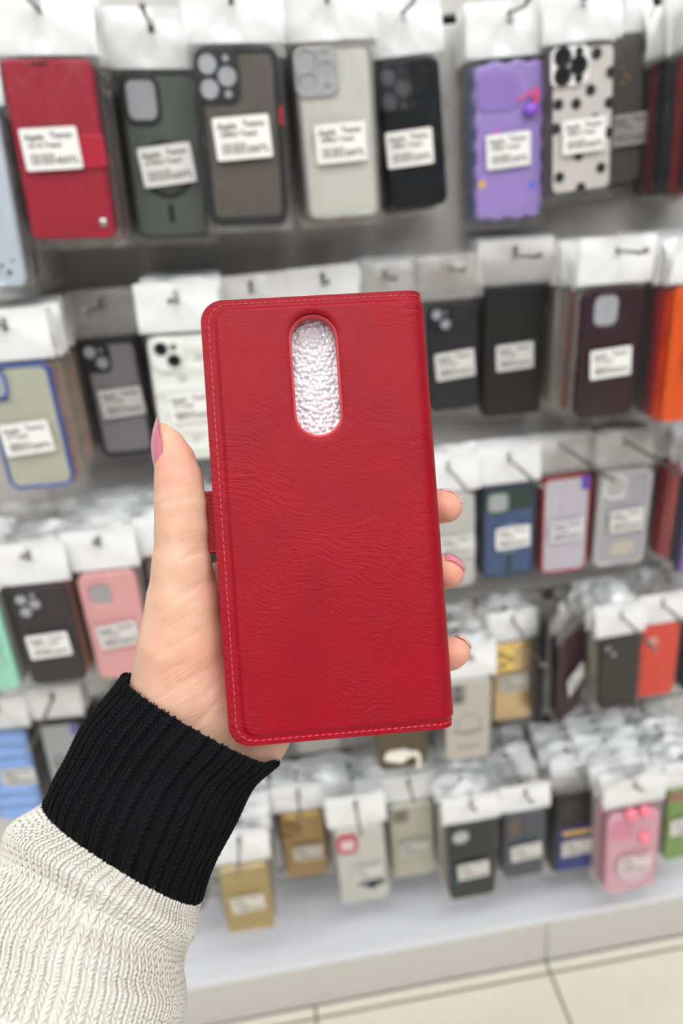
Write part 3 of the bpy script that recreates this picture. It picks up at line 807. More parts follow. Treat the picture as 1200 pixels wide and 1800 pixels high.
c = Case('wallet_phone_case', 'matt gold flip wallet beside the sleeve, leftmost of the bottom row', -0.1430, 0.2866, 0.160, 0.0703, 0.1373, 2.4)
GW = P('gold_wallet', (166, 144, 100), 0.4, metal=0.15)
c.solid(GW, r=0.004, bev=0.002)
c.add('front_flap', plate([c.R(0.01, 0.0, 0.99, 0.66, 0.003)], 0.0002, 0.0014, 0.0005), GW)
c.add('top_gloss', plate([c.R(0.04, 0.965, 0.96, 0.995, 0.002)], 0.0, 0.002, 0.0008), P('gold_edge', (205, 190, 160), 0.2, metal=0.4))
c.sticker(0.50, 0.46, 'A Trend', '350TL', 4, 0.98, P('label_cream', (214, 208, 196)))
hang(c, 'matt gold flip wallet', [(200, 198, 194), (176, 172, 160), (210, 208, 206)], slot=4, seed=38, hh=0.06)

c = Case('phone_case', 'brown gold case with lens openings, second from the sleeve, bottom row', -0.0513, 0.2845, 0.083, 0.0700, 0.1412, 1.2)
c.solid(P('brown_gold', (156, 128, 82), 0.35, metal=0.25))
c.island(0.02, 0.66, 0.46, 0.97, P('brown_gold_camera', (140, 112, 66), 0.25, metal=0.5), [(0.3, 0.72, 0.006), (0.3, 0.26, 0.006), (0.75, 0.5, 0.006)], 0.008, 0.002, P('lens_bronze', (116, 90, 50), 0.2))
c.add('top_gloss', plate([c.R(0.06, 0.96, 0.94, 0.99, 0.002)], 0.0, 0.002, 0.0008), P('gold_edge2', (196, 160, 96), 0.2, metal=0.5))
c.sticker(0.56, 0.42, 'A Trend', '300TL', 0, 0.95, P('label_cream2', (200, 192, 178)))
hang(c, 'brown gold case', [(170, 140, 96), (150, 126, 88), (200, 190, 176)], slot=4, seed=39, tip=0.05)

c = Case('phone_case', 'white case with a pink red badge and a grey blue cloud print, bottom row', 0.0343, 0.2760, 0.131, 0.0759, 0.1582, 0.5)
c.solid(P('white_print_case', (216, 215, 208), 0.4), r=0.009)
bd = c.add('red_badge', plate([c.R(0.02, 0.70, 0.46, 0.96, 0.010)], 0.0, 0.0018, 0.0006), P('rose_badge', (184, 84, 98), 0.4))
for dx, dy, q in ((-0.005, 0.004, 0.0048), (0.005, 0.004, 0.0048), (-0.004, -0.006, 0.005), (0.005, -0.006, 0.005)):
    c.add('badge_mark', plate([circle(c.X(0.24)+dx, c.Y(0.83)+dy, q, 12), circle(c.X(0.24)+dx, c.Y(0.83)+dy, q*0.4, 8)], 0.0016, 0.0024), P('badge_white', (226, 220, 218)), parent=bd)
c.add('cloud_print', join_meshes([plate([circle(c.X(u), c.Y(v), q, 14)], 0.0, 0.0004) for u, v, q in ((0.45, 0.26, 0.008), (0.60, 0.24, 0.010), (0.74, 0.27, 0.011), (0.86, 0.25, 0.008), (0.68, 0.20, 0.008))]), P('cloud_print', (142, 152, 166)))
c.sticker(0.60, 0.42, 'A Trend', '250TL', 4, 0.9, P('label_pale2', (208, 207, 202)))
hang(c, 'white badge case', WH, slot=4, seed=40, hh=0.06)

c = Case('phone_case', 'cream case with a magnet ring outline and grey camera square, bottom row', 0.1209, 0.2747, 0.100, 0.0709, 0.1609, 0.6)
c.solid(P('cream_case', (200, 197, 178), 0.35), r=0.009)
c.square(0.06, 0.76, 0.46, 0.965, P('cream_rim', (176, 172, 158)), 0.008, 0.003, P('lens_khaki', (128, 124, 112)))
c.magsafe(0.54, 0.46, 0.024, P('ring_grey', (176, 174, 166)), False, 0.0016)
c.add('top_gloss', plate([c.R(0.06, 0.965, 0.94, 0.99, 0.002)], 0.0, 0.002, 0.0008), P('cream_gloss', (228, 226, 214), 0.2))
c.sticker(0.52, 0.42, 'A Trend', '250TL', 3, 0.95, P('label_pale3', (192, 190, 184)))
hang(c, 'cream magnet ring case', [(70, 66, 62), (84, 80, 74), (190, 188, 182)], slot=4, seed=41, tip=0.04)

c = Case('phone_case', 'dark green grey case with one white camera opening, bottom row centre', 0.2022, 0.2767, 0.159, 0.0737, 0.1568, 0.6)
c.solid(P('forest_grey', (44, 48, 48), 0.45), [c.R(0.10, 0.76, 0.44, 0.925, 0.011)], 0.010, hole_m=P('white_lining', (205, 205, 208)))
c.add('teal_mark', plate([circle(c.X(0.13), c.Y(0.25), 0.006, 12)], 0.0, 0.0006), P('teal_mark', (40, 84, 100)))
c.sticker(0.50, 0.42, 'A Trend', '200TL', 3, 0.98, P('label_cream3', (208, 206, 200)))
hang(c, 'dark green grey case', [(200, 190, 180), (170, 164, 158), (210, 208, 206), (150, 148, 146)], slot=4, seed=42, tip=0.014)

c = Case('phone_case', 'slate blue grey case with bronze lens rings, bottom row', 0.2852, 0.2900, 0.158, 0.0640, 0.1340, 1.0)
c.solid(P('slate_case', (82, 88, 96), 0.4))
c.island(0.08, 0.70, 0.46, 0.97, P('slate_camera', (76, 80, 86), 0.35), [(0.4, 0.70, 0.006), (0.4, 0.28, 0.006)], 0.006, 0.0016, P('slate_lens', (70, 72, 78)), P('bronze_ring', (140, 112, 84), 0.3))
c.sticker(0.52, 0.44, 'A Trend', '200TL', 5, 0.96, P('label_cream3', (208, 206, 200)))
hang(c, 'slate blue grey case', [(60, 66, 74), (196, 192, 188), (150, 148, 146)], slot=4, seed=43, tip=0.02)

c = Case('phone_case', 'black case with a deep blue lower half and a yellow stripe, bottom row', 0.3778, 0.2697, 0.137, 0.0726, 0.1640, 2.5)
c.solid(P('jet_case', (32, 32, 35), 0.4))
c.add('blue_panel', plate([c.R(0.10, 0.02, 0.96, 0.60, 0.004)], 0.0, 0.0010, 0.0004), P('deep_blue', (34, 46, 118), 0.35))
c.add('yellow_stripe', plate([c.R(0.18, 0.50, 0.90, 0.56, 0.002)], 0.0008, 0.0018), P('stripe_yellow', (206, 170, 96)))
c.island(0.10, 0.76, 0.5, 0.95, P('jet_camera', (48, 48, 50), 0.3), [(0.3, 0.7, 0.005), (0.7, 0.3, 0.005)], 0.006, 0.0016, M_GLASS)
c.sticker(0.52, 0.35, 'A Trend', '250TL', 4, 1.0, P('label_cream3', (208, 206, 200)))
hang(c, 'black and blue case', [(40, 38, 42), (60, 56, 58), (200, 196, 192)], 'clear', slot=4, seed=44, tip=0.03)

c = Case('phone_case', 'pink case with two red beads on top and a round pale patch', 0.4463, 0.2720, 0.185, 0.0820, 0.1780, -1.5)
RP = CLEAR('rose_gel', (222, 142, 166), 0.08)
RPM = P('rose_solid', (222, 158, 174), 0.35)
c.add('shell', plate([rrect(0, c.h*0.47, c.w, c.h*0.94, 0.016)], -0.012, 0, 0.004, 3), RPM)
bd = P('red_bead', (232, 110, 124), 0.15, coat=0.6)
for u, v in ((0.40, 0.965), (0.66, 0.965), (0.68, 0.66)):
    o = c.add('bead', sphere_mesh(0.0095), bd, 'glossy red bead'); o.location = (c.X(u), c.Y(v), 0.003)
c.add('camera_pad', plate([c.R(0.06, 0.66, 0.48, 0.90, 0.010)], 0.0, 0.0012, 0.0008), P('rose_pad', (214, 134, 158), 0.3))
c.add('pale_pocket', plate([circle(c.X(0.56), c.Y(0.24), 0.025, 24)], 0.0, 0.0012, 0.0006), P('rose_pale', (230, 182, 196), 0.4))
c.add('blue_bow', plate([c.R(0.20, 0.24, 0.31, 0.30, 0.002)], 0.0, 0.0018), P('blue_bow', (128, 152, 205)))
c.sticker(0.52, 0.37, 'A Trend', '300TL', -1, 1.05, P('label_rose', (222, 206, 206)))
hang(c, 'pink beaded case', [(214, 140, 160), (220, 170, 180), (210, 206, 204), (190, 186, 184)], slot=4, seed=45, variant=2, tip=0.012, hh=0.055)

c = Case('phone_case', 'leaf green case at the right edge of the bottom row', 0.5481, 0.2806, 0.163, 0.0718, 0.1497, -2.5)
c.solid(P('leaf_green', (120, 150, 84), 0.4))
c.add('brown_band', plate([c.R(0.0, 0.86, 0.6, 0.99, 0.005)], 0.0, 0.0008), P('brown_band', (150, 110, 92)))
c.sticker(0.40, 0.52, 'A Trend', '250TL', 2, 0.98)
hang(c, 'leaf green case', WH, slot=4, seed=46)

# ------------------------------------------------------------------ the held red wallet case (millimetres, z towards the lens)
MM = 0.001
HOLD = CAM_M @ Matrix(((0.99598, -0.07149, 0.05402, -5.428*MM), (0.07046, 0.9973, 0.02077, -1.256*MM), (-0.05536, -0.01688, 0.99832, -242.679*MM), (0, 0, 0, 1)))

def leather_material():
    m = bpy.data.materials.new('red_leather'); m.use_nodes = True
    nt = m.node_tree; b = nt.nodes['Principled BSDF']; L = nt.links.new; N = nt.nodes.new
    b.inputs['Roughness'].default_value = 0.45; b.inputs['Specular IOR Level'].default_value = 0.22
    tc = N('ShaderNodeTexCoord')
    n0 = N('ShaderNodeTexNoise'); n0.inputs['Scale'].default_value = 45; n0.inputs['Detail'].default_value = 5
    rp = N('ShaderNodeValToRGB'); rp.color_ramp.elements[0].color = lin((136, 1, 22)); rp.color_ramp.elements[1].color = lin((148, 2, 27))
    rp.color_ramp.elements[0].position = 0.3; rp.color_ramp.elements[1].position = 0.7
    L(tc.outputs['Object'], n0.inputs['Vector']); L(n0.outputs['Fac'], rp.inputs[0]); L(rp.outputs[0], b.inputs['Base Color'])
    # fine grain
    vo = N('ShaderNodeTexVoronoi'); vo.inputs['Scale'].default_value = 1700; vo.feature = 'F1'
    L(tc.outputs['Object'], vo.inputs['Vector'])
    # drawn-out creases, bent by a slow warp
    nw = N('ShaderNodeTexNoise'); nw.inputs['Scale'].default_value = 22; nw.inputs['Detail'].default_value = 2
    L(tc.outputs['Object'], nw.inputs['Vector'])
    vm = N('ShaderNodeVectorMath'); vm.operation = 'MULTIPLY_ADD'; vm.inputs[1].default_value = (0.03, 0.03, 0.0)
    L(nw.outputs['Color'], vm.inputs[0]); L(tc.outputs['Object'], vm.inputs[2])
    mr_ = N('ShaderNodeMapping'); mr_.inputs['Rotation'].default_value = (0, 0, math.radians(22)); L(vm.outputs[0], mr_.inputs['Vector'])
    mp = N('ShaderNodeMapping'); mp.inputs['Scale'].default_value = (230, 900, 300)
    L(mr_.outputs[0], mp.inputs['Vector'])
    n1 = N('ShaderNodeTexNoise'); n1.inputs['Scale'].default_value = 1.0; n1.inputs['Detail'].default_value = 4; n1.inputs['Roughness'].default_value = 0.6
    L(mp.outputs[0], n1.inputs['Vector'])
    mask = N('ShaderNodeTexNoise'); mask.inputs['Scale'].default_value = 30; mask.inputs['Detail'].default_value = 1
    L(tc.outputs['Object'], mask.inputs['Vector'])
    mr = N('ShaderNodeMapRange'); mr.inputs[1].default_value = 0.40; mr.inputs[2].default_value = 0.65; mr.inputs[3].default_value = 0.15; mr.inputs[4].default_value = 1.0
    L(mask.outputs['Fac'], mr.inputs[0])
    mu = N('ShaderNodeMath'); mu.operation = 'MULTIPLY'; L(n1.outputs['Fac'], mu.inputs[0]); L(mr.outputs[0], mu.inputs[1])
    b1 = N('ShaderNodeBump'); b1.inputs['Strength'].default_value = 0.55; b1.inputs['Distance'].default_value = 0.0009
    L(mu.outputs[0], b1.inputs['Height'])
    b2 = N('ShaderNodeBump'); b2.inputs['Strength'].default_value = 0.22; b2.inputs['Distance'].default_value = 0.0003
    L(vo.outputs['Distance'], b2.inputs['Height']); L(b1.outputs[0], b2.inputs['Normal']); L(b2.outputs[0], b.inputs['Normal'])
    return m

M_LEATHER = leather_material()
M_TPU = mat('red_rubber', (196, 14, 40), 0.35)
M_THREAD = mat('red_thread', (204, 66, 76), 0.6)
W2, H2 = 39.5, 79.0
wallet = empty('wallet_phone_case', HOLD @ Matrix.Translation((0, -H2*MM, 0)), 'red leather flip wallet case held upright in the hand, seen from its back', 'phone case')
def held(name, me, m, parent=None, label=None):
    o = link(name, me, m, parent or wallet, label)
    if parent is None: o.location = (0, H2*MM, 0)
    return o

def stadium(cx, cy, rx, hy, n=14):
    pts = []
    for k in range(n+1):
        a = math.pi*k/n; pts.append((cx+rx*math.cos(a), cy+hy-rx+rx*math.sin(a)))
    for k in range(n+1):
        a = math.pi+math.pi*k/n; pts.append((cx+rx*math.cos(a), cy-hy+rx+rx*math.sin(a)))
    return pts

RS = 7.2; WR = 41.5; SX = WR-RS                       # the spine is a half round of radius RS
S_END = SX+math.pi*RS
HOLE_C = (0.0, 50.4)
def spine_map(s, y, d):
    """unrolled sheet -> case; d = offset along the surface normal"""
    if s <= SX: return (s, y, d)
    th = (s-SX)/RS
    return (SX+(RS+d)*math.sin(th), y, -RS+(RS+d)*math.cos(th))
def ss(x): x = max(0.0, min(1.0, x)); return x*x*(3-2*x)
def pad(s, y):
    """the padding: low along the sewn hem, raised inside it, rounded at the camera opening"""
    l, t = -W2+4.9, H2-3.0
    dx = s-l; dy = t-abs(y); r = 5.0
    if dx < r and dy < r: d = r-math.hypot(r-dx, r-dy)
    else: d = min(dx, dy)
    z = -0.85+0.85*ss((d+0.4)/1.7)
    hx, hy = s-HOLE_C[0], y-HOLE_C[1]
    q = max(0.0, abs(hy)-(22.4-8.85)); dh = math.hypot(hx, q)-8.85
    if dh < 1.2: z -= 0.55*(1-ss(dh/1.2))
    return z
def hem_path(inset, rc_top=8.0, rc_bot=7.5, step=0.8):
    """outline along top, left, bottom in unrolled coordinates, starting at the spine top"""
    pts = []
    L, T, B = -W2+inset, H2-inset*0.62, -H2+inset*0.62
    s = S_END
    while s > L+rc_top: pts.append((s, T)); s -= step
    for k in range(13):
        a = math.pi/2+math.pi/2*k/12; pts.append((L+rc_top+rc_top*math.cos(a), T-rc_top+rc_top*math.sin(a)))
    y = T-rc_top-step
    while y > B+rc_bot: pts.append((L, y)); y -= step
    for k in range(13):
        a = math.pi+math.pi/2*k/12; pts.append((L+rc_bot+rc_bot*math.cos(a), B+rc_bot+rc_bot*math.sin(a)))
    s = L+rc_bot+step
    while s < S_END: pts.append((s, B)); s += step
    pts.append((S_END, B))
    return pts

def back_cover_mesh():
    outer = hem_path(0.0)
    y = -H2+0.8
    while y < H2: outer.append((S_END, y)); y += 1.6
    hole = stadium(HOLE_C[0], HOLE_C[1], 8.85, 22.4, 24)
    hl = []
    for i, a in enumerate(hole):
        b = hole[(i+1) % len(hole)]; n = max(1, int(math.dist(a, b)/0.9))
        for j in range(n): hl.append((a[0]+(b[0]-a[0])*j/n, a[1]+(b[1]-a[1])*j/n))
    pts = [Vector(p) for p in outer]+[Vector(p) for p in hl]
    no, nh = len(outer), len(hl)
    edges = [(i, (i+1) % no) for i in range(no)]+[(no+i, no+(i+1) % nh) for i in range(nh)]
    def inside(s, y):
        q = max(0.0, abs(y-HOLE_C[1])-(22.4-8.85))
        if math.hypot(s-HOLE_C[0], q) < 9.2: return False
        if s < -W2+8 and abs(y) > H2-8:
            return math.hypot(s-(-W2+8), abs(y)-(H2-8)) < 7.3
        return s > -W2+0.35 and abs(y) < H2-0.35
    xs = list(np.arange(-W2+0.5, -W2+8, 0.5))+list(np.arange(-W2+8, S_END-0.5, 0.9))
    ys = list(np.arange(-H2+0.45, -H2+5, 0.45))+list(np.arange(-H2+5, H2-5, 1.1))+list(np.arange(H2-5, H2-0.4, 0.45))
    for s in xs:
        for y in ys:
            if inside(s, y): pts.append(Vector((s, y)))
    V, E, F, *_ = geometry.delaunay_2d_cdt(pts, edges, [], 0, 1e-4)
    keep = []
    for f in F:
        cx = sum(V[i].x for i in f)/len(f); cy = sum(V[i].y for i in f)/len(f)
        q = max(0.0, abs(cy-HOLE_C[1])-(22.4-8.85))
        if math.hypot(cx-HOLE_C[0], q) < 8.84: continue
        if cx < -W2+8 and abs(cy) > H2-8 and math.hypot(cx-(-W2+8), abs(cy)-(H2-8)) > 8.01: continue
        keep.append(f)
    P3 = [spine_map(v.x, v.y, pad(v.x, v.y)) for v in V]
    bm = bmesh.new()
    bv = [bm.verts.new((p[0]*MM, p[1]*MM, p[2]*MM)) for p in P3]
    uv = [(v.x, v.y) for v in V]
    for f in keep:
        try: bm.faces.new([bv[i] for i in f])
        except ValueError: pass
    bmesh.ops.recalc_face_normals(bm, faces=list(bm.faces))
    fs = list(bm.faces)
    if sum(f.normal.z for f in fs) < 0: bmesh.ops.reverse_faces(bm, faces=fs)
    be = [e for e in bm.edges if e.is_boundary]
    idx = {v: i for i, v in enumerate(bv)}
    low = {}
    for e in be:
        for v in e.verts:
            if v not in low:
                s, y = uv[idx[v]]
                low[v] = bm.verts.new(Vector(spine_map(s, y, -2.3))*MM)
    for e in be:
        a, b = e.verts
        bm.faces.new((a, b, low[b], low[a]))
    bmesh.ops.recalc_face_normals(bm, faces=list(bm.faces))
    for v in [v for v in bm.verts if not v.link_faces]: bm.verts.remove(v)
    me = bpy.data.meshes.new('back'); bm.to_mesh(me); bm.free()
    return smooth(me, 0.9)

held('back_cover', back_cover_mesh(), M_LEATHER)
def mm_plate(outl, z0, z1, bev=0.0):
    me = plate([[(x*MM, y*MM) for x, y in o] for o in outl], z0*MM, z1*MM, bev*MM); return me
fc = [(p[0], p[1]) for p in hem_path(0.0) if p[0] <= SX]
held('front_cover', mm_plate([fc], -15.0, -12.8, 0.5), M_LEATHER)
tray_o = rrect(-0.5, 0, 73.5, 152, 9)
held('phone_tray', mm_plate([tray_o, stadium(0, 50.4, 8.0, 21.4)], -6.8, -2.2, 0.25), M_TPU, label='bright red rubber tray around the camera opening')
held('tray_wall', mm_plate([tray_o, rrect(-0.5, 0, 71, 149.5, 8)], -12.0, -5.0, 0.3), M_TPU)
strap = held('clasp_strap', mm_plate([rrect(-37.0, 0.6, 14.5, 22.6, 1.0)], -9.2, -6.6, 0.6), M_LEATHER, label='short red strap with a snap sticking out on the left')
def stitches(path, pitch, ln, r, zf, seed=3, jit=0.0):
    rs = random.Random(seed); ms = []
    acc = 0.0; marks = []
    for i in range(len(path)-1):
        a, b = path[i], path[i+1]; d = math.dist(a, b)
        while acc <= d:
            t = acc/d; marks.append(((a[0]+(b[0]-a[0])*t, a[1]+(b[1]-a[1])*t), ((b[0]-a[0])/d, (b[1]-a[1])/d))); acc += pitch
        acc -= d
    V = []; F = []
    for (p, t) in marks:
        n = (-t[1], t[0]); k = rs.uniform(0.85, 1.1); sl = 0.16
        for j, (f, q) in enumerate(((-0.5, 0.15), (-0.25, 0.85), (0.25, 1.0), (0.5, 0.15))):
            for m in range(6):
                an = 2*math.pi*m/6
                ox = t[0]*f*ln*k+n[0]*(math.cos(an)*r*q+sl*f)
                oy = t[1]*f*ln*k+n[1]*(math.cos(an)*r*q+sl*f)
                s, y = p[0]+ox, p[1]+oy
                V.append(Vector(zf(s, y, math.sin(an)*r*q-0.1*abs(f)*2))*MM)
            if j:
                b0 = len(V)-12
                for m in range(6): F.append((b0+m, b0+(m+1) % 6, b0+6+(m+1) % 6, b0+6+m))
    return smooth(mesh_from(V, F))
st = held('stitching', stitches(hem_path(2.75, 7, 6.5), 2.35, 1.95, 0.24, lambda s, y, d: spine_map(s, y, -0.74+d)), M_THREAD)
st['kind'] = 'stuff'
sst = link('strap_stitching', stitches([(-43.8, 11.2), (-36, 11.2)], 1.7, 1.3, 0.2, lambda s, y, d: (s, y, -6.55+d)), M_THREAD, strap); sst['kind'] = 'stuff'
sst = link('strap_stitching', stitches([(-43.8, -10.0), (-36, -10.0)], 1.7, 1.3, 0.2, lambda s, y, d: (s, y, -6.55+d)), M_THREAD, strap); sst['kind'] = 'stuff'

# the bubble film that fills the empty case
def bubble_mesh():
    r = np.random.default_rng(5)
    nx, ny = 96, 230
    X, Y = np.meshgrid(np.linspace(-10, 10, nx), np.linspace(-24, 24, ny))
    pts = []
    for iy in range(-16, 17):
        for ix in range(-6, 7):
            pts.append((ix*2.15+(iy % 2)*1.05+r.normal(0, 0.35), iy*1.75+r.normal(0, 0.3), r.uniform(0.9, 1.25), r.uniform(-0.5, 0.5), r.uniform(-0.5, 0.5), r.uniform(0.5, 1.2)))
    Z = np.zeros_like(X)
    for (px, py, q, tx, ty, h) in pts:
        d2 = ((X-px)**2+(Y-py)**2)/q**2
        dome = np.sqrt(np.clip(1-d2, 0, None))*h
        an = np.arctan2(Y-py, X-px)
        dent = 1+0.22*np.sin(an*int(r.integers(2, 6))+r.uniform(0, 6))*np.sqrt(np.clip(d2, 0, 1))
        Z = np.maximum(Z, dome*dent + (X-px)*tx*0.35*(d2 < 1)*dome)
    for k in range(14):
        a = r.uniform(0, 3.14); f = r.uniform(1.5, 5); Z += 0.05*np.sin((X*np.cos(a)+Y*np.sin(a))*f+r.uniform(0, 6))
    V = np.stack([X, Y, Z], -1).reshape(-1, 3)*MM
    i = np.arange((ny-1)*nx).reshape(ny-1, nx)[:, :-1].ravel()
    F = np.stack([i, i+1, i+nx+1, i+nx], 1)
    return smooth(mesh_np(V, F))
M_BUB = bpy.data.materials.new('bubble_film'); M_BUB.use_nodes = True
_b = M_BUB.node_tree.nodes['Principled BSDF']
_b.inputs['Base Color'].default_value = lin((222, 222, 228)); _b.inputs['Roughness'].default_value = 0.14; _b.inputs['Coat Weight'].default_value = 0.6
_b.inputs['Specular IOR Level'].default_value = 0.9
bub = empty('bubble_wrap', HOLD @ Matrix.Translation((0, HOLE_C[1]*MM, -9.0*MM)), 'crinkled white bubble film showing through the camera opening of the red case', 'packing')
link('bubble_sheet', bubble_mesh(), M_BUB, bub)
link('film_backing', mm_plate([rrect(0, -50, 66, 142, 6)], -3.6, -0.1, 0.3), M_BUB, bub)

# ------------------------------------------------------------------ the hand: one distance field, one skin
def hand_mesh():
    vox = 0.75
    lo = np.array([-104, -122, -56.0]); hi = np.array([58, 46, 14.0])
    n = np.ceil((hi-lo)/vox).astype(int)
    ax = [(lo[i]+vox*np.arange(n[i])).astype(np.float32) for i in range(3)]
    D = np.full(n, 60.0, np.float32)
    def smin(a, b, k):
        h = np.clip(0.5+0.5*(b-a)/k, 0, 1); return b+(a-b)*h-k*h*(1-h)
    def cone(p, q, ra, rb, flat=None):
        """tapered capsule on the part of the grid it can reach; flat = (direction, squash)"""
        p, q = np.array(p, float), np.array(q, float); R = max(ra, rb)+12
        a = np.maximum(((np.minimum(p, q)-R-lo)/vox).astype(int), 0); b = np.minimum(((np.maximum(p, q)+R-lo)/vox).astype(int)+1, n)
        sl = tuple(slice(a[i], b[i]) for i in range(3))
        x = ax[0][sl[0]][:, None, None]; y = ax[1][sl[1]][None, :, None]; z = ax[2][sl[2]][None, None, :]
        d = q-p; L2 = max(d@d, 1e-6)
        t = np.clip(((x-p[0])*d[0]+(y-p[1])*d[1]+(z-p[2])*d[2])/L2, 0, 1)
        e = np.sqrt((x-p[0]-t*d[0])**2+(y-p[1]-t*d[1])**2+(z-p[2]-t*d[2])**2)-(ra+(rb-ra)*t)
        return sl, e.astype(np.float32)
    def add(F, p, q, ra, rb, k):
        sl, e = cone(p, q, ra, rb); F[sl] = smin(F[sl], e, k)
    def chain(F, pts, k):
        for u, v in zip(pts[:-1], pts[1:]): add(F, u[:3], v[:3], u[3], v[3], k)
    PALM = np.full(n, 60.0, np.float32)
    chain(PALM, [(-53.2, -13.4, -8.5, 9.4), (-54.2, -28.0, -11.0, 11.2), (-56.2, -43.5, -14.5, 14.5), (-57.5, -60.8, -20.0, 18.2), (-57.4, -72.7, -24.0, 18.5)], 7)
    chain(PALM, [(-54.5, -74, -25, 18), (-68, -97, -18, 19), (-84, -124, -7, 20)], 8)
    chain(PALM, [(-32.7, -20.6, -30.0, 9.0), (-28.3, -36.7, -30.5, 10), (-24.9, -52.7, -30.5, 10), (-22.7, -68.9, -31.0, 10), (-36.0, -81.8, -31.0, 14.0)], 7)
    chain(PALM, [(-57, -62, -24, 15), (-36, -81.8, -31, 14), (-52, -92, -26, 16)], 9)
    chain(PALM, [(-57, -45, -22, 11), (-42, -58, -30, 11), (-25, -55, -31, 9.5)], 9)
    chain(PALM, [(-55, -28, -15, 9), (-42.5, -24, -25, 6.5), (-32, -24, -30, 8.5)], 8)
    chain(PALM, [(-56, -38, -20, 10), (-40, -40, -29, 9.5), (-28, -38, -30, 9.5)], 8)
    TH = np.full(n, 60.0, np.float32)
    chain(TH, [(-53.2, -14.5, -8.5, 9.5), (-52.2, -1.1, -7.0, 8.9), (-51.8, 8.1, -6.2, 8.65), (-51.9, 17.0, -6.2, 7.9), (-52.9, 24.5, -6.6, 6.5), (-54.6, 30.4, -7.0, 4.6), (-56.6, 35.2, -7.4, 2.6)], 3)
    D = smin(D, PALM, 1.0); D = smin(D, TH, 5.0)
    for pts in ([(-32.7, -20.6, -29.5, 8.8), (6.4, -5.4, -24.5, 7.8), (31.8, -0.2, -23.6, 7.2), (40.6, 0.9, -19.4, 6.6), (45.6, 0.5, -16.2, 5.9), (47.2, -0.1, -15.2, 5.0)],
                [(-28.2, -36.6, -29.5, 8.8), (9.4, -27.3, -24.5, 7.9), (32, -24.6, -23.5, 7.3), (40.0, -24.0, -19.0, 6.7), (44.3, -24.3, -15.6, 6.1), (45.7, -24.9, -14.7, 5.2)],
                [(-24.9, -52.6, -29.5, 8.8), (11.8, -54.8, -24.5, 7.8), (33, -56.6, -23.4, 7.1), (40.2, -56.4, -19.3, 6.6), (44.6, -55.4, -16.2, 5.7), (46.6, -54.7, -15.2, 4.6)],
                [(-22.6, -68.4, -29.5, 8.2), (8.1, -74.2, -24.0, 6.9), (21.2, -75.4, -22.8, 6.2), (31.0, -74.6, -21.2, 5.3)]):
        Fg = np.full(n, 60.0, np.float32); chain(Fg, pts, 2.5); D = smin(D, Fg, 3.2)
    # skin creases: shallow grooves along the lines of the thumb and the ball of the palm
    X = ax[0][:, None]; Y = ax[1][None, :]
    G = np.zeros((n[0], n[1]), np.float32)
    for (a, b, dep, wd) in (((-61.5, 6.8), (-43.5, 9.6), 0.42, 0.8), ((-61, 8.3), (-46, 10.6), 0.22, 0.7), ((-52.0, -12.6), (-43.5, -9.2), 0.45, 0.9), ((-60, -29.5), (-43, -19.5), 0.36, 0.9), ((-58, -33.5), (-46, -25.8), 0.26, 0.8), ((-63.5, -39), (-47, -29), 0.26, 0.8),
                              ((-66, -47), (-44, -36), 0.28, 0.8), ((-66.5, -53), (-43, -43), 0.22, 0.8), ((-64, -60), (-42, -49.5), 0.26, 0.9), ((-62, -67), (-42, -57), 0.22, 0.8), ((-53, -73), (-42, -63), 0.34, 0.9), ((-50, -61), (-41, -55.5), 0.2, 0.7)):
        a, b = np.array(a), np.array(b); d = b-a
        t = np.clip(((X-a[0])*d[0]+(Y-a[1])*d[1])/(d@d), 0, 1)
        bow = 1.0*np.sin(t*math.pi)*(1 if dep > 0.25 else -0.6)
        dd = np.hypot(X-a[0]-t*d[0]+bow*d[1]/np.hypot(*d)*0.5, Y-a[1]-t*d[1]-bow*d[0]/np.hypot(*d)*0.5)
        G = np.maximum(G, dep*np.exp(-(dd/wd)**2)*(0.35+0.65*np.sin(np.clip(t, 0.02, 0.98)*math.pi)))
    D += G[:, :, None]*(ax[2] > -27)[None, None, :]
    # surface nets
    s = D < 0
    c = s[:-1, :-1, :-1].astype(np.int8)
    corners = [(i, j, k) for i in (0, 1) for j in (0, 1) for k in (0, 1)]
    tot = sum(s[i:n[0]-1+i, j:n[1]-1+j, k:n[2]-1+k].astype(np.int8) for i, j, k in corners)
    act = (tot > 0) & (tot < 8)
    ids = np.full(act.shape, -1, np.int64); cells = np.argwhere(act); ids[act] = np.arange(len(cells))
    acc = np.zeros((len(cells), 3)); cnt = np.zeros(len(cells))
    for i, a in enumerate(corners):
        for b in corners[i+1:]:
            if sum(abs(a[m]-b[m]) for m in range(3)) != 1: continue
            va = D[cells[:, 0]+a[0], cells[:, 1]+a[1], cells[:, 2]+a[2]]; vb = D[cells[:, 0]+b[0], cells[:, 1]+b[1], cells[:, 2]+b[2]]
            m = (va < 0) != (vb < 0); t = va[m]/(va[m]-vb[m])
            acc[m] += np.array(a)+(np.array(b)-np.array(a))*t[:, None]; cnt[m] += 1
    V = lo+vox*(cells+acc/cnt[:, None])
    F = []
    for axis in range(3):
        o = [m for m in range(3) if m != axis]
        sl0 = [slice(0, n[m]-1) for m in range(3)]; sl0[o[0]] = slice(1, n[o[0]]-1); sl0[o[1]] = slice(1, n[o[1]]-1)
        sl1 = list(sl0); sl1[axis] = slice(1, n[axis])
        s0, s1 = s[tuple(sl0)], s[tuple(sl1)]
        e = np.argwhere(s0 != s1); pos = s0[tuple(e.T)]
        e = e+np.array([sl0[m].start for m in range(3)])
        def cell(d0, d1):
            q = e.copy(); q[:, o[0]] -= d0; q[:, o[1]] -= d1; return ids[q[:, 0], q[:, 1], q[:, 2]]
        Q = np.stack([cell(0, 0), cell(1, 0), cell(1, 1), cell(0, 1)], 1)
        flip = pos if axis != 1 else ~pos
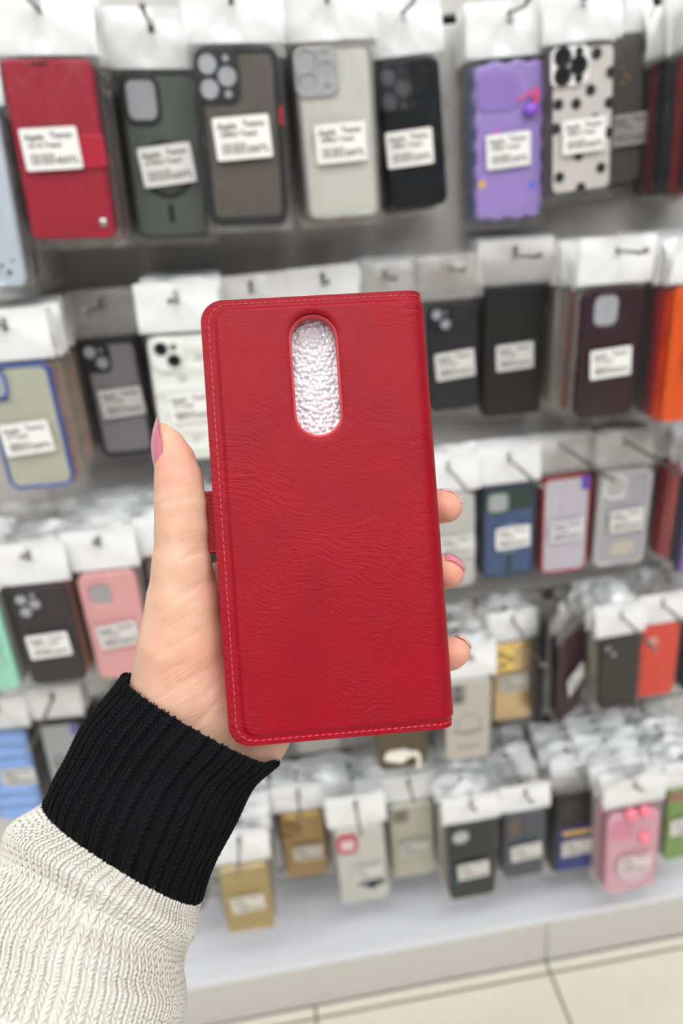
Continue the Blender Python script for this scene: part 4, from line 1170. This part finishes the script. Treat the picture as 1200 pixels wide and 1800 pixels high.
        Q[~flip] = Q[~flip][:, ::-1]
        F.append(Q)
    F = np.concatenate(F)
    F = F[(F >= 0).all(1)]
    # relax once so the grid does not show
    for _ in range(2):
        acc = np.zeros_like(V); cnt = np.zeros(len(V))
        for a, b in ((0, 1), (1, 2), (2, 3), (3, 0)):
            np.add.at(acc, F[:, a], V[F[:, b]]); np.add.at(cnt, F[:, a], 1)
            np.add.at(acc, F[:, b], V[F[:, a]]); np.add.at(cnt, F[:, b], 1)
        V = V*0.55+0.45*acc/np.maximum(cnt, 1)[:, None]
    me = smooth(mesh_np(V*MM, F))
    # blush of the fingertips, the pads and the web of the thumb
    tips = np.array([(45, 0, -14, 9), (44, -24.5, -13, 9), (45, -55, -14, 8), (-53, 22, 0, 10), (-46, -26, -12, 11), (-48, -48, -8, 16), (-55, 2, 0, 6)])
    amt = (0.85, 0.85, 0.7, 0.55, 0.6, 0.45, 0.25)
    bl = np.zeros(len(V))
    for (x, y, z, q), k in zip(tips, amt):
        bl = np.maximum(bl, k*np.exp(-(((V-np.array([x, y, z]))**2).sum(1))/q**2))
    at = me.attributes.new('blush', 'FLOAT', 'POINT'); at.data.foreach_set('value', bl.astype(np.float32))
    return me

M_SKIN = bpy.data.materials.new('skin'); M_SKIN.use_nodes = True
def _skin():
    nt = M_SKIN.node_tree; b = nt.nodes['Principled BSDF']; N = nt.nodes.new; L = nt.links.new
    b.inputs['Roughness'].default_value = 0.48; b.inputs['Specular IOR Level'].default_value = 0.35
    b.inputs['Subsurface Weight'].default_value = 0.25; b.inputs['Subsurface Radius'].default_value = (0.0030, 0.0012, 0.0006); b.inputs['Subsurface Scale'].default_value = 1.0
    tc = N('ShaderNodeTexCoord'); at = N('ShaderNodeAttribute'); at.attribute_name = 'blush'
    n0 = N('ShaderNodeTexNoise'); n0.inputs['Scale'].default_value = 110; n0.inputs['Detail'].default_value = 4
    L(tc.outputs['Object'], n0.inputs['Vector'])
    rp = N('ShaderNodeValToRGB'); rp.color_ramp.elements[0].position = 0.3; rp.color_ramp.elements[1].position = 0.72
    rp.color_ramp.elements[0].color = lin((208, 163, 139)); rp.color_ramp.elements[1].color = lin((222, 183, 159))
    L(n0.outputs['Fac'], rp.inputs[0])
    mx = N('ShaderNodeMixRGB'); mx.inputs[2].default_value = lin((212, 134, 117)); L(at.outputs['Fac'], mx.inputs[0]); L(rp.outputs[0], mx.inputs[1]); L(mx.outputs[0], b.inputs['Base Color'])
    # fine skin lines running across the ball of the thumb
    mr_ = N('ShaderNodeMapping'); mr_.inputs['Rotation'].default_value = (0, 0, math.radians(-28)); L(tc.outputs['Object'], mr_.inputs['Vector'])
    mp = N('ShaderNodeMapping'); mp.inputs['Scale'].default_value = (110, 1300, 500)
    L(mr_.outputs[0], mp.inputs['Vector'])
    n1 = N('ShaderNodeTexNoise'); n1.inputs['Scale'].default_value = 1; n1.inputs['Detail'].default_value = 3; L(mp.outputs[0], n1.inputs['Vector'])
    b1 = N('ShaderNodeBump'); b1.inputs['Strength'].default_value = 0.35; b1.inputs['Distance'].default_value = 0.0005; L(n1.outputs['Fac'], b1.inputs['Height'])
    L(b1.outputs[0], b.inputs['Normal'])
_skin()
person = link('person', hand_mesh(), M_SKIN)
person.matrix_world = HOLD
tag(person, 'left hand in a black and cream knit sleeve holding up the red wallet case', 'person')

M_NAIL = mat('pink_nail', (200, 116, 138), 0.12, coat=0.9)
M_NAILTIP = mat('nail_pale', (236, 200, 196), 0.2, coat=0.8)
def nail_mesh(c, t, nrm, rx, ly, back, arch=60, point=0.0, bow=0.9, th=0.35):
    """curved plate: t along the finger, nrm out of the nail; from -back to ly, rx = half width radius"""
    t = Vector(t).normalized(); nrm = Vector(nrm); nrm = (nrm-t*nrm.dot(t)).normalized(); s = t.cross(nrm)
    na, nb = 12, 12; V = []; F = []
    for layer in (0, 1):
        for j in range(nb+1):
            v = j/nb
            l = -back+(ly+back)*v
            wid = 1.0-point*max(0, (v-0.35)/0.65)**1.6 - 0.12*(1-v)**3
            drop = bow*(v-0.4)**2
            for i in range(na+1):
                a = math.radians(arch)*(i/na*2-1)*wid
                q = rx-layer*th
                V.append((Vector(c)+nrm*(math.cos(a)*q-drop)+s*math.sin(a)*q+t*l)*MM)
    m = (na+1)*(nb+1)
    for j in range(nb):
        for i in range(na):
            a = j*(na+1)+i; F.append((a, a+1, a+na+2, a+na+1)); F.append((m+a, m+a+na+1, m+a+na+2, m+a+1))
    for j in range(nb):
        for i in (0, na):
            a = j*(na+1)+i; F.append((a, a+na+1, m+a+na+1, m+a))
    for i in range(na):
        for j in (0, nb):
            a = j*(na+1)+i; F.append((a, a+1, m+a+1, m+a))
    me = mesh_from(V, F); bm = bmesh.new(); bm.from_mesh(me); bmesh.ops.recalc_face_normals(bm, faces=list(bm.faces)); bm.to_mesh(me); bm.free()
    return smooth(me, 0.8)
link('fingernail', nail_mesh((-54.4, 28.0, -6.6), (0.0, 1.0, 0.0), (-1.0, 0.0, 0.32), 6.5, 11.4, 8.2, 62, 0.72, 7.0), M_NAIL, person, 'long pink almond shaped thumbnail')
def tip_nail(c, n, t, R, a0, a1, bw, th=0.4):
    """nail that wraps a rounded fingertip: swept from a0 to a1 degrees along t around the centre c"""
    n = Vector(n).normalized(); t = Vector(t); t = (t-n*t.dot(n)).normalized(); s = n.cross(t); V = []; F = []; na, nb = 14, 10
    for layer in (0, 1):
        for j in range(na+1):
            v = j/na; a = math.radians(a0+(a1-a0)*v); w = bw*(1-0.35*max(0, v-0.6)/0.4-0.1*(1-v))
            for i in range(nb+1):
                b = math.radians(w*(i/nb*2-1))
                V.append((Vector(c)+(n*math.cos(a)*math.cos(b)+t*math.sin(a)*math.cos(b)+s*math.sin(b))*(R+0.5*max(0, v-0.7)-layer*th))*MM)
    m = (na+1)*(nb+1)
    for j in range(na):
        for i in range(nb):
            a = j*(nb+1)+i; F.append((a, a+1, a+nb+2, a+nb+1)); F.append((m+a, m+a+nb+1, m+a+nb+2, m+a+1))
        for i in (0, nb):
            a = j*(nb+1)+i; F.append((a, a+nb+1, m+a+nb+1, m+a))
    for i in range(nb):
        for j in (0, na):
            a = j*(nb+1)+i; F.append((a, a+1, m+a+1, m+a))
    me = mesh_from(V, F); bm = bmesh.new(); bm.from_mesh(me); bmesh.ops.recalc_face_normals(bm, faces=list(bm.faces)); bm.to_mesh(me); bm.free()
    return smooth(me, 0.8)
link('fingernail', tip_nail((45.7, 0.2, -16.6), (0.62, 0.76, -0.30), (0.80, -0.62, 0.05), 7.3, -50, 46, 46), M_NAILTIP, person, 'nail of the upper fingertip, seen edge on')
link('fingernail', tip_nail((44.7, -24.5, -15.6), (0.62, 0.74, 0.22), (0.80, -0.60, 0.0), 7.25, -42, 44, 40), M_NAIL, person, 'glossy pink nail of the middle fingertip')
link('fingernail', tip_nail((45.4, -55.0, -16.4), (0.80, 0.58, -0.22), (0.60, -0.80, 0.05), 7.0, -36, 32, 40), M_NAILTIP, person, 'nail of the lowest fingertip, seen edge on')
link('fingernail', nail_mesh((29.5, -74.7, -21.6), (0.95, 0.05, 0.15), (0.1, 0.1, -1.0), 5.4, 5.0, 5.0, 55, 0.3, 0.9), M_NAIL, person)

# ------------------------------------------------------------------ the knitted sleeve
SEC = [((-52.3, -72.7, -20), (27.8, -18.9), 25), ((-60.0, -80.9, -18.5), (28.3, -16.8), 25.5), ((-66.5, -88.8, -16.5), (29.0, -15.4), 26), ((-73.0, -99.2, -14), (29.0, -15.4), 27),
       ((-81.6, -115.8, -11.5), (26.6, -20.0), 28), ((-88.3, -123.2, -7.5), (30.6, -19.8), 30.5), ((-92.0, -131.4, -2.5), (32.0, -18.2), 32), ((-94.7, -143.8, 3), (34.3, -16.2), 33), ((-97.6, -156.3, 10), (35.6, -15.2), 34), ((-105.1, -176, 20), (35.0, -15.2), 35), ((-116, -206, 36), (36, -15.5), 36), ((-128, -240, 54), (37, -16), 37)]
_c = np.array([q[0] for q in SEC], float); _a = np.array([q[1]+(0,) for q in SEC], float); _h = np.array([q[2] for q in SEC], float)
_s = np.concatenate([[0], np.cumsum(np.linalg.norm(np.diff(_c, axis=0), axis=1))])
def cub(x, xp, fp):
    """smooth interpolation through the section values"""
    x = np.asarray(x, float); m = np.gradient(fp, xp, axis=0)
    i = np.clip(np.searchsorted(xp, x)-1, 0, len(xp)-2); h = xp[i+1]-xp[i]; t = (x-xp[i])/h
    sh = (lambda v: v[..., None]) if fp.ndim > 1 else (lambda v: v)
    return sh(2*t**3-3*t**2+1)*fp[i]+sh((t**3-2*t**2+t)*h)*m[i]+sh(-2*t**3+3*t**2)*fp[i+1]+sh((t**3-t**2)*h)*m[i+1]
RIBS_CUFF, RIBS_CREAM = 42, 66
S_BLACK = float(_s[4]); S_BLACK2 = S_BLACK+51.0; S_MAX = float(_s[-1])
def sleeve_pt(u, s, lift):
    """u = turn around the arm (0 = right edge, 0.25 = towards the lens), s = mm from the cuff edge"""
    u = np.asarray(u, float); s = np.asarray(s, float)
    c = cub(s, _s, _c); a = cub(s, _s, _a); h = cub(s, _s, _h)
    ax_ = cub(np.clip(s+1, 0, S_MAX), _s, _c)-cub(np.clip(s-1, 0, S_MAX), _s, _c); ax_ /= np.maximum(np.linalg.norm(ax_, axis=-1, keepdims=True), 1e-6)
    la = np.linalg.norm(a, axis=-1, keepdims=True); an = a/la
    b = np.cross(ax_, an); b /= np.linalg.norm(b, axis=-1, keepdims=True); b = np.where(b[..., 2:3] < 0, -b, b)
    th = 2*math.pi*u
    ct, st_ = np.cos(th), np.sin(th)
    e = 0.85                                                    # slightly boxy section
    ct2 = np.sign(ct)*np.abs(ct)**e; st2 = np.sign(st_)*np.abs(st_)**e
    # soft folds: one deep slanting crease in the cream part, shallow ones elsewhere
    f = 0.0
    cs = s-S_BLACK
    crease = np.exp(-((cs-20-2*ct)/3.6)**2)*np.clip(st_, 0, 1)**0.5
    bulge = np.exp(-((cs-10-2*ct)/5.5)**2)+0.8*np.exp(-((cs-32-4*ct)/7.0)**2)
    f = -5.0*crease+2.0*bulge*np.clip(st_+0.6, 0, 1)
    crease2 = np.exp(-((cs-33+6*ct)/3.0)**2)*np.clip((ct+0.1)*1.4, 0, 1)*np.clip(st_+0.3, 0, 1)
    f = f-2.0*crease2
    f = f+np.where(cs < 0, 0.55*np.sin(s*0.21+2.0*ct), 0)
    d = f+lift
    pos = c+an*(la+d[..., None] if np.ndim(d) else la+d)*ct2[..., None]+b*((h+d)*st2)[..., None]
    return pos
def rib_lift(u, ribs):
    return (0.8 if ribs < 50 else 0.3)*np.cos(2*math.pi*u*ribs)
def sleeve_tube(s0, s1, name_lip, ribs):
    nu, nv = ribs*6, max(8, int((s1-s0)/1.5))
    u = np.arange(nu)/nu; s = np.linspace(s0, s1, nv+1)
    U, S = np.meshgrid(u, s)
    P_ = sleeve_pt(U, S, rib_lift(U, ribs)-0.6)
    if name_lip:                                                # turn the opening inwards
        lip = [sleeve_pt(U[0], np.full(nu, x), np.full(nu, l)) for x, l in ((16.0, -4.2), (8.0, -4.0), (2.0, -3.6), (0.3, -2.2))]
        P_ = np.concatenate([np.array(lip), P_])
    if s1 >= S_MAX-0.01:                                        # the arm goes on out of the picture: close the end
        m_ = P_[-1].mean(0); P_ = np.concatenate([P_, [m_+(P_[-1]-m_)*0.6, m_+(P_[-1]-m_)*0.02]])
    rows = P_.shape[0]
    i = np.arange(rows-1)[:, None]*nu; j = np.arange(nu)[None, :]; j2 = (j+1) % nu
    F = np.stack([(i+j).ravel(), (i+j2).ravel(), (i+nu+j2).ravel(), (i+nu+j).ravel()], 1)
    return smooth(mesh_np(P_.reshape(-1, 3)*MM, F))
def knit(s0, s1, row, seed, ribs):
    """the V shaped stitches of the rib knit: two plump legs for every loop"""
    r = np.random.default_rng(seed)
    rows = np.arange(s0, s1, row); nc = ribs*2 if ribs < 50 else ribs; cols = np.arange(nc)
    Cg, Sg = np.meshgrid(cols, rows)
    Cg = Cg.ravel(); Sg = Sg.ravel()+r.normal(0, 0.12, Cg.size)
    purl = ((Cg % 2) == 1) if ribs < 50 else np.zeros(len(Cg), bool)
    uc = Cg/float(nc)
    wv = 1.0/nc
    # low ellipsoid: 6 around, 5 along
    ring = [(-1, 0.0), (-0.62, 0.78), (0.0, 1.0), (0.62, 0.78), (1, 0.0)]
    loc = []
    for f, q in ring:
        for m in range(5):
            a = 2*math.pi*m/5; loc.append((f, q*math.cos(a), q*math.sin(a)))
    loc = np.array(loc)
    faces = []
    for j in range(4):
        for m in range(5): faces.append((j*5+m, j*5+(m+1) % 5, j*5+5+(m+1) % 5, j*5+5+m))
    faces = np.array(faces)
    Vs = []; Fs = []; base = 0
    for side in (-1, 1):
        du = wv*0.30*side*np.where(purl, 0.8, 1.25 if ribs < 50 else 0.85)
        lift = rib_lift(uc+du, ribs)+np.where(purl, -0.1, 0.1)-0.2
        p0 = sleeve_pt(uc+du*1.55+r.normal(0, wv*0.05, Cg.size), Sg-row*0.62, lift+0.05)
        p1 = sleeve_pt(uc+du*0.35, Sg+row*0.62, lift-0.1)
        mid = sleeve_pt(uc+du, Sg, lift); out = sleeve_pt(uc+du, Sg, lift+1.0)-mid
        t = p1-p0; L = np.linalg.norm(t, axis=1); t /= L[:, None]
        out -= t*(out*t).sum(1)[:, None]; out /= np.linalg.norm(out, axis=1)[:, None]
        sd = np.cross(t, out)
        ln = L*0.5*r.uniform(0.98, 1.15, L.size); rad = np.where(purl, 0.36, 0.50 if ribs < 50 else 0.58)*r.uniform(0.88, 1.1, L.size)
        V = mid[:, None, :]+t[:, None, :]*(ln[:, None]*loc[None, :, 0])[..., None]+sd[:, None, :]*(rad[:, None]*loc[None, :, 1])[..., None]+out[:, None, :]*(rad[:, None]*0.8*loc[None, :, 2])[..., None]
        k = len(Cg)
        Vs.append(V.reshape(-1, 3)); Fs.append((faces[None]+(base+np.arange(k)*len(loc))[:, None, None]).reshape(-1, 4)); base += k*len(loc)
    return smooth(mesh_np(np.concatenate(Vs)*MM, np.concatenate(Fs)))
def fuzz(s0, s1, n, seed, ribs, ln=2.2):
    r = np.random.default_rng(seed)
    u = r.uniform(0, 1, n); s = r.uniform(s0, s1, n)
    p = sleeve_pt(u, s, rib_lift(u, ribs)); o = sleeve_pt(u, s, rib_lift(u, ribs)+1)-p
    d = o*r.uniform(0.2, 1.0, (n, 1))+r.normal(0, 0.7, (n, 3)); d /= np.linalg.norm(d, axis=1)[:, None]
    L = ln*r.uniform(0.4, 1.2, n); w = 0.035
    side = np.cross(d, r.normal(0, 1, (n, 3))); side /= np.linalg.norm(side, axis=1)[:, None]; s2 = np.cross(d, side)
    bend = r.normal(0, 0.4, (n, 3)); V = []
    for t_, q in ((0, 1), (0.5, 0.9), (1.0, 0.35)):
        cen = p+d*(L*t_)[:, None]+bend*(L*t_*t_)[:, None]
        for m in range(3):
            a = 2*math.pi*m/3; V.append(cen+(side*math.cos(a)+s2*math.sin(a))*w*q)
    V = np.stack(V, 1).reshape(-1, 3)
    f = np.array([(j*3+m, j*3+(m+1) % 3, j*3+3+(m+1) % 3, j*3+3+m) for j in range(2) for m in range(3)])
    F = (f[None]+(np.arange(n)*9)[:, None, None]).reshape(-1, 4)
    return mesh_np(V*MM, F)
M_BYARN = mat('black_yarn', (9, 9, 12), 0.85, spec=0.2)
M_CYARN = mat('cream_yarn', (212, 209, 199), 0.9, spec=0.12, vary=0.08)
ROW = 1.55
cuff = link('sleeve_cuff', sleeve_tube(0.0, S_BLACK, True, RIBS_CUFF), M_BYARN, person, 'black ribbed cuff')
o = link('knit_stitches', knit(0.4, S_BLACK-0.5, ROW, 1, RIBS_CUFF), M_BYARN, cuff); o['kind'] = 'stuff'
o = link('yarn_fuzz', fuzz(0.0, S_BLACK, 1500, 4, RIBS_CUFF), M_BYARN, cuff); o['kind'] = 'stuff'
slv = link('sleeve', sleeve_tube(S_BLACK, S_BLACK2, False, RIBS_CREAM), M_CYARN, person, 'cream ribbed sleeve')
o = link('knit_stitches', knit(S_BLACK+0.9, S_BLACK2-0.5, ROW, 2, RIBS_CREAM), M_CYARN, slv); o['kind'] = 'stuff'
o = link('yarn_fuzz', fuzz(S_BLACK, S_BLACK2, 1100, 5, RIBS_CREAM), M_CYARN, slv); o['kind'] = 'stuff'
upper = link('sleeve', sleeve_tube(S_BLACK2, S_MAX, False, RIBS_CREAM), M_BYARN, person, 'black stripe further up the sleeve')
o = link('knit_stitches', knit(S_BLACK2+0.9, S_BLACK2+22, ROW, 3, RIBS_CREAM), M_BYARN, upper); o['kind'] = 'stuff'
